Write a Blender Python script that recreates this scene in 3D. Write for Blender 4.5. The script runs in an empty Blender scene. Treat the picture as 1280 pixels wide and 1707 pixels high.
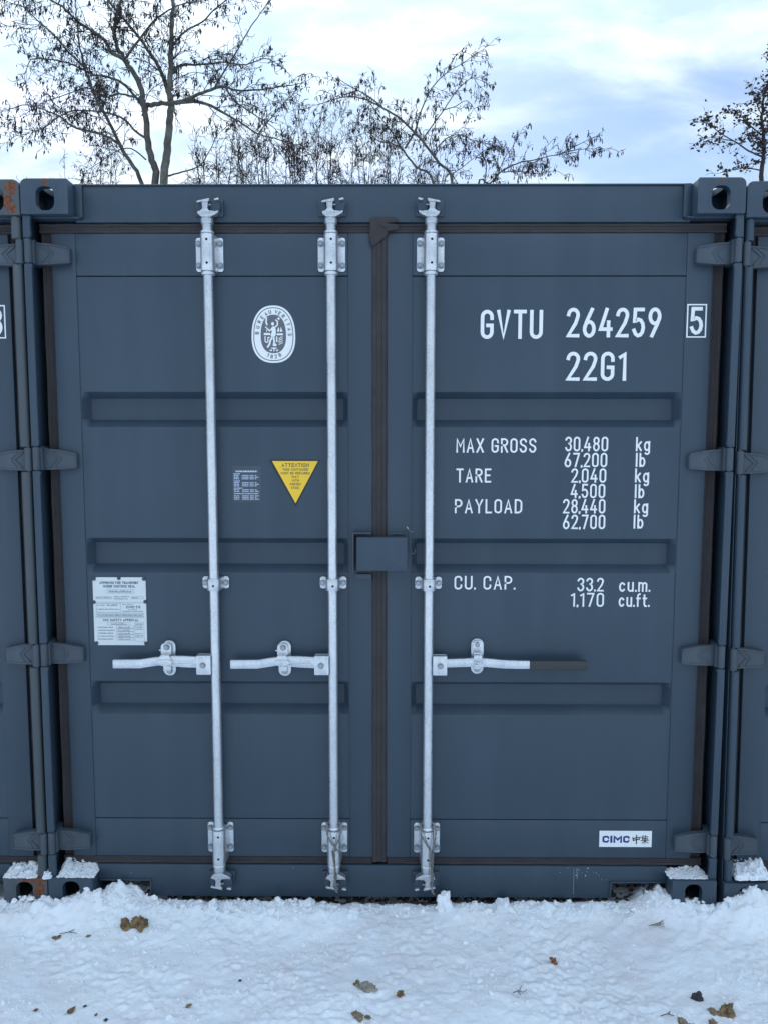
import bpy, bmesh, math, random
import numpy as np
from mathutils import Vector, Matrix, noise

R = math.radians
scene = bpy.context.scene
COL = scene.collection

# ------------------------------------------------------------------ camera
CAM = np.array([.0264, -2.669, 1.709])
YAW, PITCH, ROLL, FPX = .006983, .091376, .000984, 1281.7
cam_data = bpy.data.cameras.new('camera')
cam = bpy.data.objects.new('camera', cam_data)
COL.objects.link(cam)
cam_data.sensor_fit = 'VERTICAL'
cam_data.sensor_height = 24.0
cam_data.sensor_width = 18.0
cam_data.lens = 24.0 * FPX / 1707.0
cam_data.clip_start = 0.05
cam_data.clip_end = 3000
CM = Matrix.Rotation(YAW, 4, 'Z') @ Matrix.Rotation(math.pi / 2 - PITCH, 4, 'X') @ Matrix.Rotation(ROLL, 4, 'Z')
cam.matrix_world = Matrix.Translation(Vector(CAM)) @ CM
scene.camera = cam

# ------------------------------------------------------------------ light
SUN_EL, SUN_AZ = R(38), R(-24)        # azimuth from +Y (behind the containers) towards -X
world = bpy.data.worlds.new('World')
scene.world = world
world.use_nodes = True
nt = world.node_tree
for n in list(nt.nodes): nt.nodes.remove(n)
def N(t, typ, **kw):
    n = t.nodes.new(typ)
    for k, v in kw.items():
        if k.startswith('i_'):
            n.inputs[int(k[2:]) if k[2:].isdigit() else k[2:].replace('_', ' ')].default_value = v
        else: setattr(n, k, v)
    return n
out = N(nt, 'ShaderNodeOutputWorld'); bg = N(nt, 'ShaderNodeBackground')
bg.inputs['Strength'].default_value = 0.10
sky = N(nt, 'ShaderNodeTexSky', sky_type='NISHITA', sun_disc=False, sun_elevation=SUN_EL, sun_rotation=SUN_AZ,
        altitude=20, air_density=1.0, dust_density=.8, ozone_density=3.0)
tc = N(nt, 'ShaderNodeTexCoord'); sep = N(nt, 'ShaderNodeSeparateXYZ')
nt.links.new(tc.outputs['Generated'], sep.inputs[0])
def M(t, op, a, b=None, c=None, clamp=False):
    n = t.nodes.new('ShaderNodeMath'); n.operation = op; n.use_clamp = clamp
    for i, v in enumerate((a, b, c)):
        if v is None: continue
        if isinstance(v, (int, float)): n.inputs[i].default_value = v
        else: t.links.new(v, n.inputs[i])
    return n.outputs[0]
def ramp(t, fac, stops, interp='LINEAR'):
    n = t.nodes.new('ShaderNodeValToRGB'); n.color_ramp.interpolation = interp
    cr = n.color_ramp
    while len(cr.elements) < len(stops): cr.elements.new(.5)
    for e, (p, c) in zip(cr.elements, stops):
        e.position = p; e.color = (*c, 1) if len(c) == 3 else c
    t.links.new(fac, n.inputs[0]); return n.outputs[0]
def mixc(t, fac, a, b, mode='MIX'):
    n = t.nodes.new('ShaderNodeMix'); n.data_type = 'RGBA'; n.blend_type = mode
    if isinstance(fac, (int, float)): n.inputs[0].default_value = fac
    else: t.links.new(fac, n.inputs[0])
    for i, v in ((6, a), (7, b)):
        if isinstance(v, tuple): n.inputs[i].default_value = (*v, 1) if len(v) == 3 else v
        else: t.links.new(v, n.inputs[i])
    return n.outputs[2]
# cloud layer: the view direction meets a flat deck overhead
zc = M(nt, 'MAXIMUM', M(nt, 'ADD', sep.outputs[2], .22), .05)
comb = N(nt, 'ShaderNodeCombineXYZ')
nt.links.new(M(nt, 'DIVIDE', sep.outputs[0], zc), comb.inputs[0])
nt.links.new(M(nt, 'DIVIDE', sep.outputs[1], zc), comb.inputs[1])
mp = N(nt, 'ShaderNodeMapping'); nt.links.new(comb.outputs[0], mp.inputs[0])
mp.inputs['Rotation'].default_value = (0, 0, R(-38)); mp.inputs['Scale'].default_value = (1.0, 1.9, 1); mp.inputs['Location'].default_value = (3.1, 1.9, 0)
n1 = N(nt, 'ShaderNodeTexNoise', i_Scale=1.6, i_Detail=7.0, i_Roughness=.52, i_Distortion=.35)
n2 = N(nt, 'ShaderNodeTexNoise', i_Scale=3.4, i_Detail=8.0, i_Roughness=.58, i_Distortion=.2)
nt.links.new(mp.outputs[0], n1.inputs[0]); nt.links.new(mp.outputs[0], n2.inputs[0])
cover = ramp(nt, n1.outputs[0], [(.33, (0.15,) * 3), (.55, (1,) * 3)], 'EASE')
shade = ramp(nt, n2.outputs[0], [(.36, (3.8, 5.0, 6.6)), (.70, (6.4, 7.2, 7.9))], 'EASE')
# clouds grow brighter towards the zenith, as an overcast sky does, and towards the veiled sun
sdir = (math.sin(SUN_AZ) * math.cos(SUN_EL), math.cos(SUN_AZ) * math.cos(SUN_EL), math.sin(SUN_EL))
dt = N(nt, 'ShaderNodeVectorMath', operation='DOT_PRODUCT'); nt.links.new(tc.outputs['Generated'], dt.inputs[0]); dt.inputs[1].default_value = sdir
glow = M(nt, 'POWER', M(nt, 'MAXIMUM', dt.outputs[1], 0.0), 9.0)
grad = M(nt, 'ADD', M(nt, 'MULTIPLY', M(nt, 'MAXIMUM', sep.outputs[2], 0.0), 1.20), .54)
gain = M(nt, 'ADD', grad, M(nt, 'MULTIPLY', glow, .22))
vm = N(nt, 'ShaderNodeVectorMath', operation='SCALE'); nt.links.new(shade, vm.inputs[0]); nt.links.new(gain, vm.inputs['Scale'])
skyc = mixc(nt, cover, sky.outputs[0], vm.outputs[0])
nt.links.new(skyc, bg.inputs[0]); nt.links.new(bg.outputs[0], out.inputs[0])

sun_d = bpy.data.lights.new('sun', 'SUN'); sun_d.energy = 0.7; sun_d.angle = R(20); sun_d.color = (1, .97, .92)
sun = bpy.data.objects.new('sun', sun_d); COL.objects.link(sun)
sun.rotation_euler = Vector(sdir).to_track_quat('Z', 'Y').to_euler()
sun.location = (-6, 12, 12)

vs = scene.view_settings
vs.view_transform = 'Standard'; vs.look = 'None'; vs.gamma = 1.0; vs.exposure = 0.75; vs.use_curve_mapping = False
scene.display_settings.display_device = 'sRGB'

# ------------------------------------------------------------------ materials
def newmat(name):
    m = bpy.data.materials.new(name); m.use_nodes = True
    t = m.node_tree
    return m, t, t.nodes['Principled BSDF']
def setc(b, **kw):
    for k, v in kw.items():
        b.inputs[k.replace('_', ' ')].default_value = v
def noise_tex(t, scale, detail=4, rough=.5, stretch=None, src='Object'):
    tcn = t.nodes.new('ShaderNodeTexCoord'); n = t.nodes.new('ShaderNodeTexNoise')
    n.inputs['Scale'].default_value = scale; n.inputs['Detail'].default_value = detail; n.inputs['Roughness'].default_value = rough
    if stretch:
        mpn = t.nodes.new('ShaderNodeMapping'); mpn.inputs['Scale'].default_value = stretch
        t.links.new(tcn.outputs[src], mpn.inputs[0]); t.links.new(mpn.outputs[0], n.inputs[0])
    else: t.links.new(tcn.outputs[src], n.inputs[0])
    return n.outputs[0]
def bump(t, b, h, strength, dist=.01):
    n = t.nodes.new('ShaderNodeBump'); n.inputs['Strength'].default_value = strength; n.inputs['Distance'].default_value = dist
    t.links.new(h, n.inputs['Height']); t.links.new(n.outputs[0], b.inputs['Normal']); return n

PC = (.031, .055, .082)
def paint_mat(name, col=PC, rust=None, dirt=.35, rough=.42):
    """Semi-matt anthracite container paint: orange peel, faint rain streaks, dust; optional rust spots (object space)."""
    m, t, b = newmat(name)
    streak = noise_tex(t, 9, 5, .6, (1, 1, .07))
    blot = noise_tex(t, 2.2, 5, .6)
    fine = noise_tex(t, 60, 3, .6)
    dust = ramp(t, M(t, 'MULTIPLY', streak, M(t, 'ADD', blot, .45)), [(.40, (0,) * 3), (.66, (1,) * 3)])
    c = mixc(t, M(t, 'MULTIPLY', dust, dirt * .5), col, tuple(min(1, x * 1.5 + .03) for x in col))
    c = mixc(t, M(t, 'MULTIPLY', fine, .16), c, tuple(x * .6 for x in col))
    grime = ramp(t, noise_tex(t, 3.1, 8, .68, (1, 1, .45)), [(.50, (0,) * 3), (.72, (1,) * 3)])
    c = mixc(t, M(t, 'MULTIPLY', grime, .28 * (dirt + .3)), c, (.045, .062, .076))
    scr = ramp(t, noise_tex(t, 34, 3, .7, (1, 1, .03)), [(.725, (0,) * 3), (.75, (1,) * 3)])
    c = mixc(t, M(t, 'MULTIPLY', scr, .22 * dirt), c, (.14, .17, .19))
    spk = ramp(t, noise_tex(t, 240, 2, .6), [(.735, (0,) * 3), (.76, (1,) * 3)])
    c = mixc(t, M(t, 'MULTIPLY', spk, .35 * dirt), c, (.25, .28, .3))
    rg = M(t, 'ADD', M(t, 'MULTIPLY', blot, .18), rough - .06)
    if rust:
        tcn = t.nodes.new('ShaderNodeTexCoord'); acc = None
        for (px, py, pz, rx, ry, rz) in rust:
            mpn = t.nodes.new('ShaderNodeMapping'); mpn.vector_type = 'TEXTURE'
            mpn.inputs['Location'].default_value = (px, py, pz); mpn.inputs['Scale'].default_value = (rx, ry, rz)
            ln = t.nodes.new('ShaderNodeVectorMath'); ln.operation = 'LENGTH'
            t.links.new(tcn.outputs['Object'], mpn.inputs[0]); t.links.new(mpn.outputs[0], ln.inputs[0])
            v = M(t, 'SUBTRACT', 1.25, ln.outputs['Value'], clamp=False)
            acc = v if acc is None else M(t, 'MAXIMUM', acc, v)
        rn = noise_tex(t, 55, 6, .7)
        mk = ramp(t, M(t, 'ADD', acc, M(t, 'MULTIPLY', M(t, 'SUBTRACT', rn, .5), 1.7)), [(.42, (0,) * 3), (.55, (1,) * 3)])
        rc = ramp(t, noise_tex(t, 90, 5, .7), [(.3, (.045, .018, .010)), (.55, (.17, .062, .028)), (.75, (.28, .13, .07))])
        c = mixc(t, mk, c, rc)
        rg = M(t, 'ADD', rg, M(t, 'MULTIPLY', mk, .4))
    t.links.new(c, b.inputs['Base Color']); t.links.new(rg, b.inputs['Roughness'])
    peel = noise_tex(t, 420, 2, .5); wave = noise_tex(t, 2.6, 2, .4, (1, 1, 1))
    h = M(t, 'ADD', M(t, 'MULTIPLY', peel, .010), M(t, 'MULTIPLY', wave, 1.0))
    bump(t, b, h, .30, .012)
    return m

def galv_mat(name, col=(.72, .75, .78), dark=(.46, .50, .54)):
    m, t, b = newmat(name)
    v = t.nodes.new('ShaderNodeTexVoronoi'); v.inputs['Scale'].default_value = 150
    tcn = t.nodes.new('ShaderNodeTexCoord'); t.links.new(tcn.outputs['Object'], v.inputs['Vector'])
    bl = noise_tex(t, 26, 6, .65, (1, 1, .35))
    s = ramp(t, v.outputs['Color'], [(.1, (0,) * 3), (.9, (1,) * 3)])
    f = M(t, 'ADD', M(t, 'ADD', M(t, 'MULTIPLY', s, .10), M(t, 'MULTIPLY', bl, .35)), .26)
    c = ramp(t, f, [(.30, dark), (.55, col), (.85, tuple(min(1, x * 1.15) for x in col))])
    t.links.new(c, b.inputs['Base Color'])
    t.links.new(M(t, 'ADD', M(t, 'MULTIPLY', bl, .3), .16), b.inputs['Roughness'])
    setc(b, Metallic=.8)
    bump(t, b, noise_tex(t, 160, 4, .6), .15, .0015)
    return m

def plain(name, col, rough=.5, metal=0.0, var=.15, scale=40, bmp=.15):
    m, t, b = newmat(name)
    n = noise_tex(t, scale, 4, .6)
    c = mixc(t, n, tuple(x * (1 - var) for x in col), tuple(min(1, x * (1 + var)) for x in col))
    t.links.new(c, b.inputs['Base Color']); setc(b, Roughness=rough, Metallic=metal)
    if bmp: bump(t, b, n, bmp, .002)
    return m

PAINT = paint_mat('anthracite_paint')
PAINT_OLD = paint_mat('weathered_paint', (.060, .074, .086), dirt=.9, rough=.5)
PAINT_HINGE = paint_mat('hinge_paint', (.052, .071, .091), dirt=.8, rough=.5)
GALV = galv_mat('galvanised_steel')
GALV_DARK = galv_mat('dull_zinc_bolt', (.36, .40, .43), (.22, .25, .28))
CAST = galv_mat('cast_zinc', (.60, .63, .66), (.34, .38, .42))
def rubber_mat():
    m, t, b = newmat('brown_rubber_gasket')
    n = noise_tex(t, 30, 6, .7); s = noise_tex(t, 8, 4, .6)
    c = ramp(t, M(t, 'ADD', M(t, 'MULTIPLY', n, .5), M(t, 'MULTIPLY', s, .5)), [(.35, (.030, .025, .027)), (.55, (.039, .034, .037)), (.75, (.056, .049, .051))])
    t.links.new(c, b.inputs['Base Color']); setc(b, Roughness=.75); bump(t, b, n, .3, .003)
    return m
RUBBER = rubber_mat()
BLACK = plain('black_hole', (.006, .007, .009), .8, bmp=0)
GRIP = plain('black_vinyl_grip', (.030, .034, .038), .38, scale=80, bmp=.1)
WHITE = plain('white_vinyl_lettering', (.84, .86, .86), .45, var=.04, bmp=0)
PLATE_W = plain('anodised_plate', (.66, .71, .72), .4, metal=.15, var=.06, bmp=.05)
STICK_W = plain('white_sticker', (.84, .87, .87), .5, var=.03, bmp=0)
PRINT_K = plain('print_grey', (.045, .06, .075), .5, var=.1, bmp=0)
PRINT_D = plain('print_black', (.02, .022, .03), .5, bmp=0)
PRINT_B = plain('print_blue', (.012, .03, .22), .5, bmp=0)
YELLOW = plain('yellow_vinyl', (.93, .58, .03), .42, var=.04, bmp=0)
GREYV = plain('grey_vinyl', (.13, .135, .15), .5, bmp=0)
PALE_PRINT = plain('pale_blue_print', (.50, .58, .75), .5, bmp=0)
STICK_D = plain('dark_clear_film', (.052, .074, .095), .30, var=.03, bmp=0)
WOOD_IN = plain('plywood_floor', (.16, .10, .06), .8, scale=12)
CABLE = galv_mat('steel_rope', (.30, .29, .28), (.12, .11, .10))
CHIP = plain('bare_primer_chip', (.55, .6, .62), .8, bmp=0)
# ------------------------------------------------------------------ mesh helpers
class MB:
    def __init__(s): s.v = []; s.f = []; s.m = []
    def add(s, verts, faces, mi=0):
        o = len(s.v); s.v += [tuple(v) for v in verts]
        s.f += [tuple(i + o for i in f) for f in faces]; s.m += [mi] * len(faces); return s
    def box(s, x0, x1, y0, y1, z0, z1, mi=0):
        v = [(x, y, z) for z in (z0, z1) for y in (y0, y1) for x in (x0, x1)]
        return s.add(v, [(0, 2, 3, 1), (4, 5, 7, 6), (0, 1, 5, 4), (2, 6, 7, 3), (0, 4, 6, 2), (1, 3, 7, 5)], mi)
    def prism(s, pts, y0, y1, mi=0):
        """pts: (x,z) outline, extruded along y; y0 is the front."""
        a = sum(pts[i][0] * pts[(i + 1) % len(pts)][1] - pts[(i + 1) % len(pts)][0] * pts[i][1] for i in range(len(pts)))
        if a < 0: pts = pts[::-1]
        n = len(pts)
        v = [(x, y0, z) for x, z in pts] + [(x, y1, z) for x, z in pts]
        f = [tuple(range(n)), tuple(range(2 * n - 1, n - 1, -1))] + [(i + n, (i + 1) % n + n, (i + 1) % n, i) for i in range(n)]
        return s.add(v, f, mi)
    def flat(s, pts, y, mi=0):
        a = sum(pts[i][0] * pts[(i + 1) % len(pts)][1] - pts[(i + 1) % len(pts)][0] * pts[i][1] for i in range(len(pts)))
        if a < 0: pts = pts[::-1]
        return s.add([(x, y, z) for x, z in pts], [tuple(range(len(pts)))], mi)
    def tube(s, path, rad, n=8, mi=0, cap=True, rot=0.0, flat=1.0):
        P = [Vector(p) for p in path]; k = len(P)
        if isinstance(rad, (int, float)): rad = [rad] * k
        t0 = (P[1] - P[0]).normalized()
        u = t0.orthogonal().normalized()
        if abs(t0.z) > .9: u = (Vector((1, 0, 0)) - t0 * t0.x).normalized()
        vs_ = []
        for i in range(k):
            t = (P[min(i + 1, k - 1)] - P[max(i - 1, 0)])
            if t.length < 1e-9: t = t0
            t.normalize()
            u = (u - t * u.dot(t))
            if u.length < 1e-6: u = t.orthogonal()
            u.normalize(); w = t.cross(u)
            for j in range(n):
                a = rot + 2 * math.pi * j / n
                vs_.append(P[i] + (u * math.cos(a) + w * math.sin(a) * flat) * rad[i])
        f = [(i * n + j, i * n + (j + 1) % n, (i + 1) * n + (j + 1) % n, (i + 1) * n + j) for i in range(k - 1) for j in range(n)]
        if cap: f += [tuple(range(n - 1, -1, -1)), tuple((k - 1) * n + j for j in range(n))]
        return s.add(vs_, f, mi)
    def lathe(s, x, y, prof, n=20, mi=0, sx=1.0, sy=1.0):
        """prof: (radius, z) list, vertical axis through x,y."""
        v = [(x + r * sx * math.cos(2 * math.pi * j / n), y + r * sy * math.sin(2 * math.pi * j / n), z) for r, z in prof for j in range(n)]
        k = len(prof)
        up = prof[-1][1] > prof[0][1]
        f = []
        for i in range(k - 1):
            for j in range(n):
                q = (i * n + j, i * n + (j + 1) % n, (i + 1) * n + (j + 1) % n, (i + 1) * n + j)
                f.append(q if up else q[::-1])
        c0, c1 = tuple(range(n)), tuple((k - 1) * n + j for j in range(n))
        f += [c0[::-1] if up else c0, c1 if up else c1[::-1]]
        return s.add(v, f, mi)
    def disc(s, x, z, r, y0, y1, n=14, mi=0, rot=0.):
        return s.prism([(x + r * math.cos(rot + 2 * math.pi * i / n), z + r * math.sin(rot + 2 * math.pi * i / n)) for i in range(n)], y0, y1, mi)
    def mesh(s, name, mats, bevel=0, smooth=True, seg=2, ang=35):
        me = bpy.data.meshes.new(name); me.from_pydata(s.v, [], s.f)
        for m_ in (mats if isinstance(mats, (list, tuple)) else [mats]): me.materials.append(m_)
        me.polygons.foreach_set('material_index', s.m)
        if bevel:
            bm = bmesh.new(); bm.from_mesh(me)
            es = [e for e in bm.edges if len(e.link_faces) == 2 and e.calc_face_angle(0) > R(30)]
            bmesh.ops.bevel(bm, geom=es, offset=bevel, segments=seg, affect='EDGES', profile=.5, clamp_overlap=True)
            bm.to_mesh(me); bm.free()
        if smooth:
            me.polygons.foreach_set('use_smooth', [True] * len(me.polygons))
            try: me.set_sharp_from_angle(angle=R(ang))
            except Exception: pass
        me.update(); return me
    def build(s, name, mats, parent=None, **kw):
        return link(name, s.mesh(name, mats, **kw), parent)
def link(name, me, parent=None, loc=None, rot=None, scale=None):
    o = bpy.data.objects.new(name, me); COL.objects.link(o)
    if parent: o.parent = parent
    if loc is not None: o.location = loc
    if rot is not None: o.rotation_euler = rot
    if scale is not None: o.scale = scale
    return o
def thing(name, label, cat, loc=(0, 0, 0), rot=(0, 0, 0), group=None):
    o = bpy.data.objects.new(name, None); COL.objects.link(o); o.location = loc; o.rotation_euler = rot
    o.empty_display_size = .2
    return tag(o, label, cat, group)
def tag(o, label=None, cat=None, group=None, kind=None):
    if label: o['label'] = label
    if cat: o['category'] = cat
    if group: o['group'] = group
    if kind: o['kind'] = kind
    return o
def rrect(x0, x1, z0, z1, r, n=4):
    p = []
    for cx, cz, a in ((x1 - r, z1 - r, 0), (x0 + r, z1 - r, 90), (x0 + r, z0 + r, 180), (x1 - r, z0 + r, 270)):
        for i in range(n + 1):
            t = R(a + 90 * i / n); p.append((cx + r * math.cos(t), cz + r * math.sin(t)))
    return p

# value noise on numpy arrays
_rs = np.random.RandomState(7)
_lat = _rs.rand(256, 256)
def vnoise(x, y):
    xi = np.floor(x).astype(int); yi = np.floor(y).astype(int); fx = x - xi; fy = y - yi
    fx = fx * fx * fx * (fx * (fx * 6 - 15) + 10); fy = fy * fy * fy * (fy * (fy * 6 - 15) + 10)
    a = _lat[xi & 255, yi & 255]; b = _lat[(xi + 1) & 255, yi & 255]; c = _lat[xi & 255, (yi + 1) & 255]; d = _lat[(xi + 1) & 255, (yi + 1) & 255]
    return (a * (1 - fx) + b * fx) * (1 - fy) + (c * (1 - fx) + d * fx) * fy - .5
def fbm(x, y, o=4, g=.5):
    s = 0; a = 1
    for i in range(o):
        ca, sa = math.cos(i * 1.1), math.sin(i * 1.1)
        s = s + a * vnoise((x * ca - y * sa) * 2 ** i + 17.3 * i, (x * sa + y * ca) * 2 ** i + 9.1 * i); a *= g
    return s

# ------------------------------------------------------------------ stroke lettering
def arc(cx, cy, rx, ry, a0, a1, n=9):
    return [(cx + rx * math.cos(R(a0 + (a1 - a0) * i / n)), cy + ry * math.sin(R(a0 + (a1 - a0) * i / n))) for i in range(n + 1)]
w = .42; h_ = w / 2
def g_round(openright=False):
    return arc(h_, .80, h_, .20, 0, 180) + arc(h_, .20, h_, .20, 180, 360)
G = {
 '0': (w, [g_round() + [(w, .8)]]), 'O': (w, [g_round() + [(w, .8)]]),
 '1': (.22, [[(.02, .86), (.2, .97), (.2, 0)]]),
 '2': (w, [arc(h_, .79, h_, .21, 175, -20) + [(.32, .48), (0, 0), (w, 0)]]),
 '3': (w, [arc(h_, .77, h_, .23, 165, -80) + arc(h_, .27, h_ * 1.02, .27, 80, -165)]),
 '4': (.46, [[(.26, 1), (0, .25), (.46, .25)], [(.35, .52), (.35, 0)]]),
 '5': (w, [[(.39, 1), (.05, 1), (.03, .56)] + arc(h_, .31, h_, .31, 125, -160)]),
 '6': (w, [[(.32, 1), (.08, .52), (.02, .33)], arc(h_, .26, h_, .27, 90, 450, 18)]),
 '7': (w, [[(0, 1), (w, 1), (.14, 0)]]),
 '8': (w, [arc(h_, .76, h_ * .92, .235, -90, 270, 16), arc(h_, .265, h_, .265, 90, 450, 16)]),
 '9': (w, [[(.10, 0), (.34, .48), (.40, .67)], arc(h_, .74, h_, .27, -90, 270, 18)]),
 'A': (.44, [[(0, 0), (.22, 1), (.44, 0)], [(.08, .30), (.36, .30)]]),
 'B': (w, [[(0, 0), (0, 1), (.22, 1)] + arc(.22, .76, .17, .24, 90, -90) + [(0, .52)], [(.2, .52)] + arc(.22, .26, .2, .26, 90, -90) + [(0, 0)]]),
 'C': (w, [[(w, .72)] + arc(h_, .80, h_, .20, 0, 180) + arc(h_, .20, h_, .20, 180, 360) + [(w, .28)]]),
 'D': (w, [[(0, 0), (0, 1), (.16, 1)] + arc(.16, .74, .26, .26, 90, 0) + arc(.16, .26, .26, .26, 0, -90) + [(0, 0)]]),
 'E': (.36, [[(.36, 1), (0, 1), (0, 0), (.36, 0)], [(0, .52), (.3, .52)]]),
 'F': (.36, [[(.36, 1), (0, 1), (0, 0)], [(0, .52), (.3, .52)]]),
 'G': (w, [[(w, .74)] + arc(h_, .80, h_, .20, 0, 180) + arc(h_, .20, h_, .20, 180, 360) + [(w, .46), (.24, .46)]]),
 'H': (w, [[(0, 0), (0, 1)], [(w, 0), (w, 1)], [(0, .52), (w, .52)]]),
 'I': (.0, [[(0, 0), (0, 1)]]), 'J': (.3, [[(.3, 1), (.3, .2)] + arc(.15, .17, .15, .17, 0, -180)]),
 'K': (w, [[(0, 0), (0, 1)], [(w, 1), (.02, .4)], [(.14, .55), (w, 0)]]),
 'L': (.34, [[(0, 1), (0, 0), (.34, 0)]]),
 'M': (.5, [[(0, 0), (0, 1), (.25, .42), (.5, 1), (.5, 0)]]),
 'N': (w, [[(0, 0), (0, 1), (w, 0), (w, 1)]]),
 'P': (w, [[(0, 0), (0, 1), (.2, 1)] + arc(.2, .74, .22, .26, 90, -90) + [(0, .48)]]),
 'R': (w, [[(0, 0), (0, 1), (.2, 1)] + arc(.2, .76, .22, .24, 90, -90) + [(0, .52)], [(.2, .5), (w, 0)]]),
 'S': (w, [arc(h_, .77, h_, .23, 10, 200) + [(.08, .58), (.34, .44)] + arc(h_, .25, h_, .25, 25, -170)]),
 'T': (.42, [[(0, 1), (.42, 1)], [(.21, .99), (.21, 0)]]),
 'U': (w, [[(0, 1)] + arc(h_, .20, h_, .20, 180, 360) + [(w, 1)]]),
 'V': (.44, [[(0, 1), (.22, 0), (.44, 1)]]), 'W': (.6, [[(0, 1), (.15, 0), (.3, .8), (.45, 0), (.6, 1)]]),
 'X': (.44, [[(0, 0), (.44, 1)], [(0, 1), (.2, .54)], [(.24, .46), (.44, 0)]]),
 'Y': (.44, [[(0, 1), (.22, .48), (.44, 1)], [(.22, .5), (.22, 0)]]),
 ',': (.06, [[(.04, .04), (.025, -.04)]]), '.': (.06, [[(.03, .0), (.03, .03)]]), '/': (.3, [[(0, 0), (.3, 1)]]), '-': (.25, [[(0, .45), (.25, .45)]]),
 'k': (.34, [[(0, 0), (0, 1)], [(.33, .66), (.02, .27)], [(.12, .38), (.34, 0)]]),
 'g': (.36, [arc(.18, .33, .18, .33, 0, 360, 14), [(.36, .68), (.36, -.12)] + arc(.2, -.14, .16, .16, 0, -140)]),
 'l': (.0, [[(0, 0), (0, 1)]]),
 'b': (.36, [[(0, 0), (0, 1)], arc(.18, .33, .18, .33, 180, 540, 14)]),
 'c': (.34, [arc(.18, .33, .18, .33, 40, 320, 12)]),
 'u': (.34, [[(0, .68)] + arc(.17, .2, .17, .2, 180, 360) + [(.34, .68)], [(.34, .2), (.34, 0)]]),
 'm': (.56, [[(0, 0), (0, .68)], [(0, .4)] + arc(.14, .5, .14, .17, 170, 0) + [(.28, 0)], [(.28, .4)] + arc(.42, .5, .14, .17, 170, 0) + [(.56, 0)]]),
 'f': (.24, [[(.08, 0), (.08, .8)] + arc(.24, .82, .16, .18, 180, 90), [(0, .64), (.24, .64)]]),
 't': (.24, [[(.08, .9), (.08, .15), (.14, 0), (.24, 0)], [(0, .64), (.24, .64)]]),
}
def ribbon(mb, pts, sw, y, mi=0, ext=.48):
    P = [Vector((a, b)) for a, b in pts]
    if (P[0] - P[-1]).length > sw * .02:
        P[0] = P[0] + (P[0] - P[1]).normalized() * sw * ext; P[-1] = P[-1] + (P[-1] - P[-2]).normalized() * sw * ext
    Q = [P[0]]
    for p in P[1:]:
        if (p - Q[-1]).length > 1e-6: Q.append(p)
    closed = (Q[0] - Q[-1]).length < sw * .02
    if closed: Q = Q[:-1]
    k = len(Q); L = []; Rr = []
    for i in range(k):
        if closed: a, b = Q[i - 1], Q[(i + 1) % k]
        else: a, b = Q[max(i - 1, 0)], Q[min(i + 1, k - 1)]
        d1 = (Q[i] - a).normalized() if (Q[i] - a).length > 0 else None
        d2 = (b - Q[i]).normalized() if (b - Q[i]).length > 0 else None
        d1 = d1 or d2; d2 = d2 or d1
        n1 = Vector((-d1.y, d1.x)); n2_ = Vector((-d2.y, d2.x)); mn = n1 + n2_
        if mn.length < .2: mn = n1
        mn.normalize(); q = max(mn.dot(n1), .60)
        L.append(Q[i] + mn * sw / 2 / q); Rr.append(Q[i] - mn * sw / 2 / q)
    v = [(p.x, y, p.y) for p in L] + [(p.x, y, p.y) for p in Rr]
    e = k if closed else k - 1
    mb.add(v, [((i + 1) % k, i, i + k, (i + 1) % k + k) for i in range(e)], mi)
def text(mb, s, x0, x1, z0, z1, y, sw=None, mi=0, ext=.48):
    """Lay a string into the rectangle x0..x1, z0..z1 (outer size of the capitals)."""
    H = z1 - z0; sw = sw or H * .13; hh = H - sw
    adv = []; x = 0; gap = .30
    for q_, c in enumerate(s):
        if c == ' ': x += .42; adv.append(None); continue
        gw = G[c][0]
        gap_ = .20 if c in ',.' or (q_ + 1 < len(s) and s[q_ + 1] in ',.') else gap
        adv.append(x); x += gw + gap_
    tot = x - gap + sw / hh
    sx = (x1 - x0 - sw) / max((x - gap), .05)
    k = 0
    for c, a in zip(s, adv):
        if a is None: continue
        for st in G[c][1]:
            ribbon(mb, [(x0 + sw / 2 + (a + px) * sx, z0 + sw / 2 + pz * hh) for px, pz in st], sw, y - .00008 * (k % 7), mi, ext); k += 1
def ctext(mb, s, xc, z0, H, y, cw=.72, **kw):
    """centred line with a fixed letter pitch (cw x H)"""
    Wd = len(s) * H * cw
    text(mb, s, xc - Wd / 2, xc + Wd / 2, z0, z0 + H, y, **kw)
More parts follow.
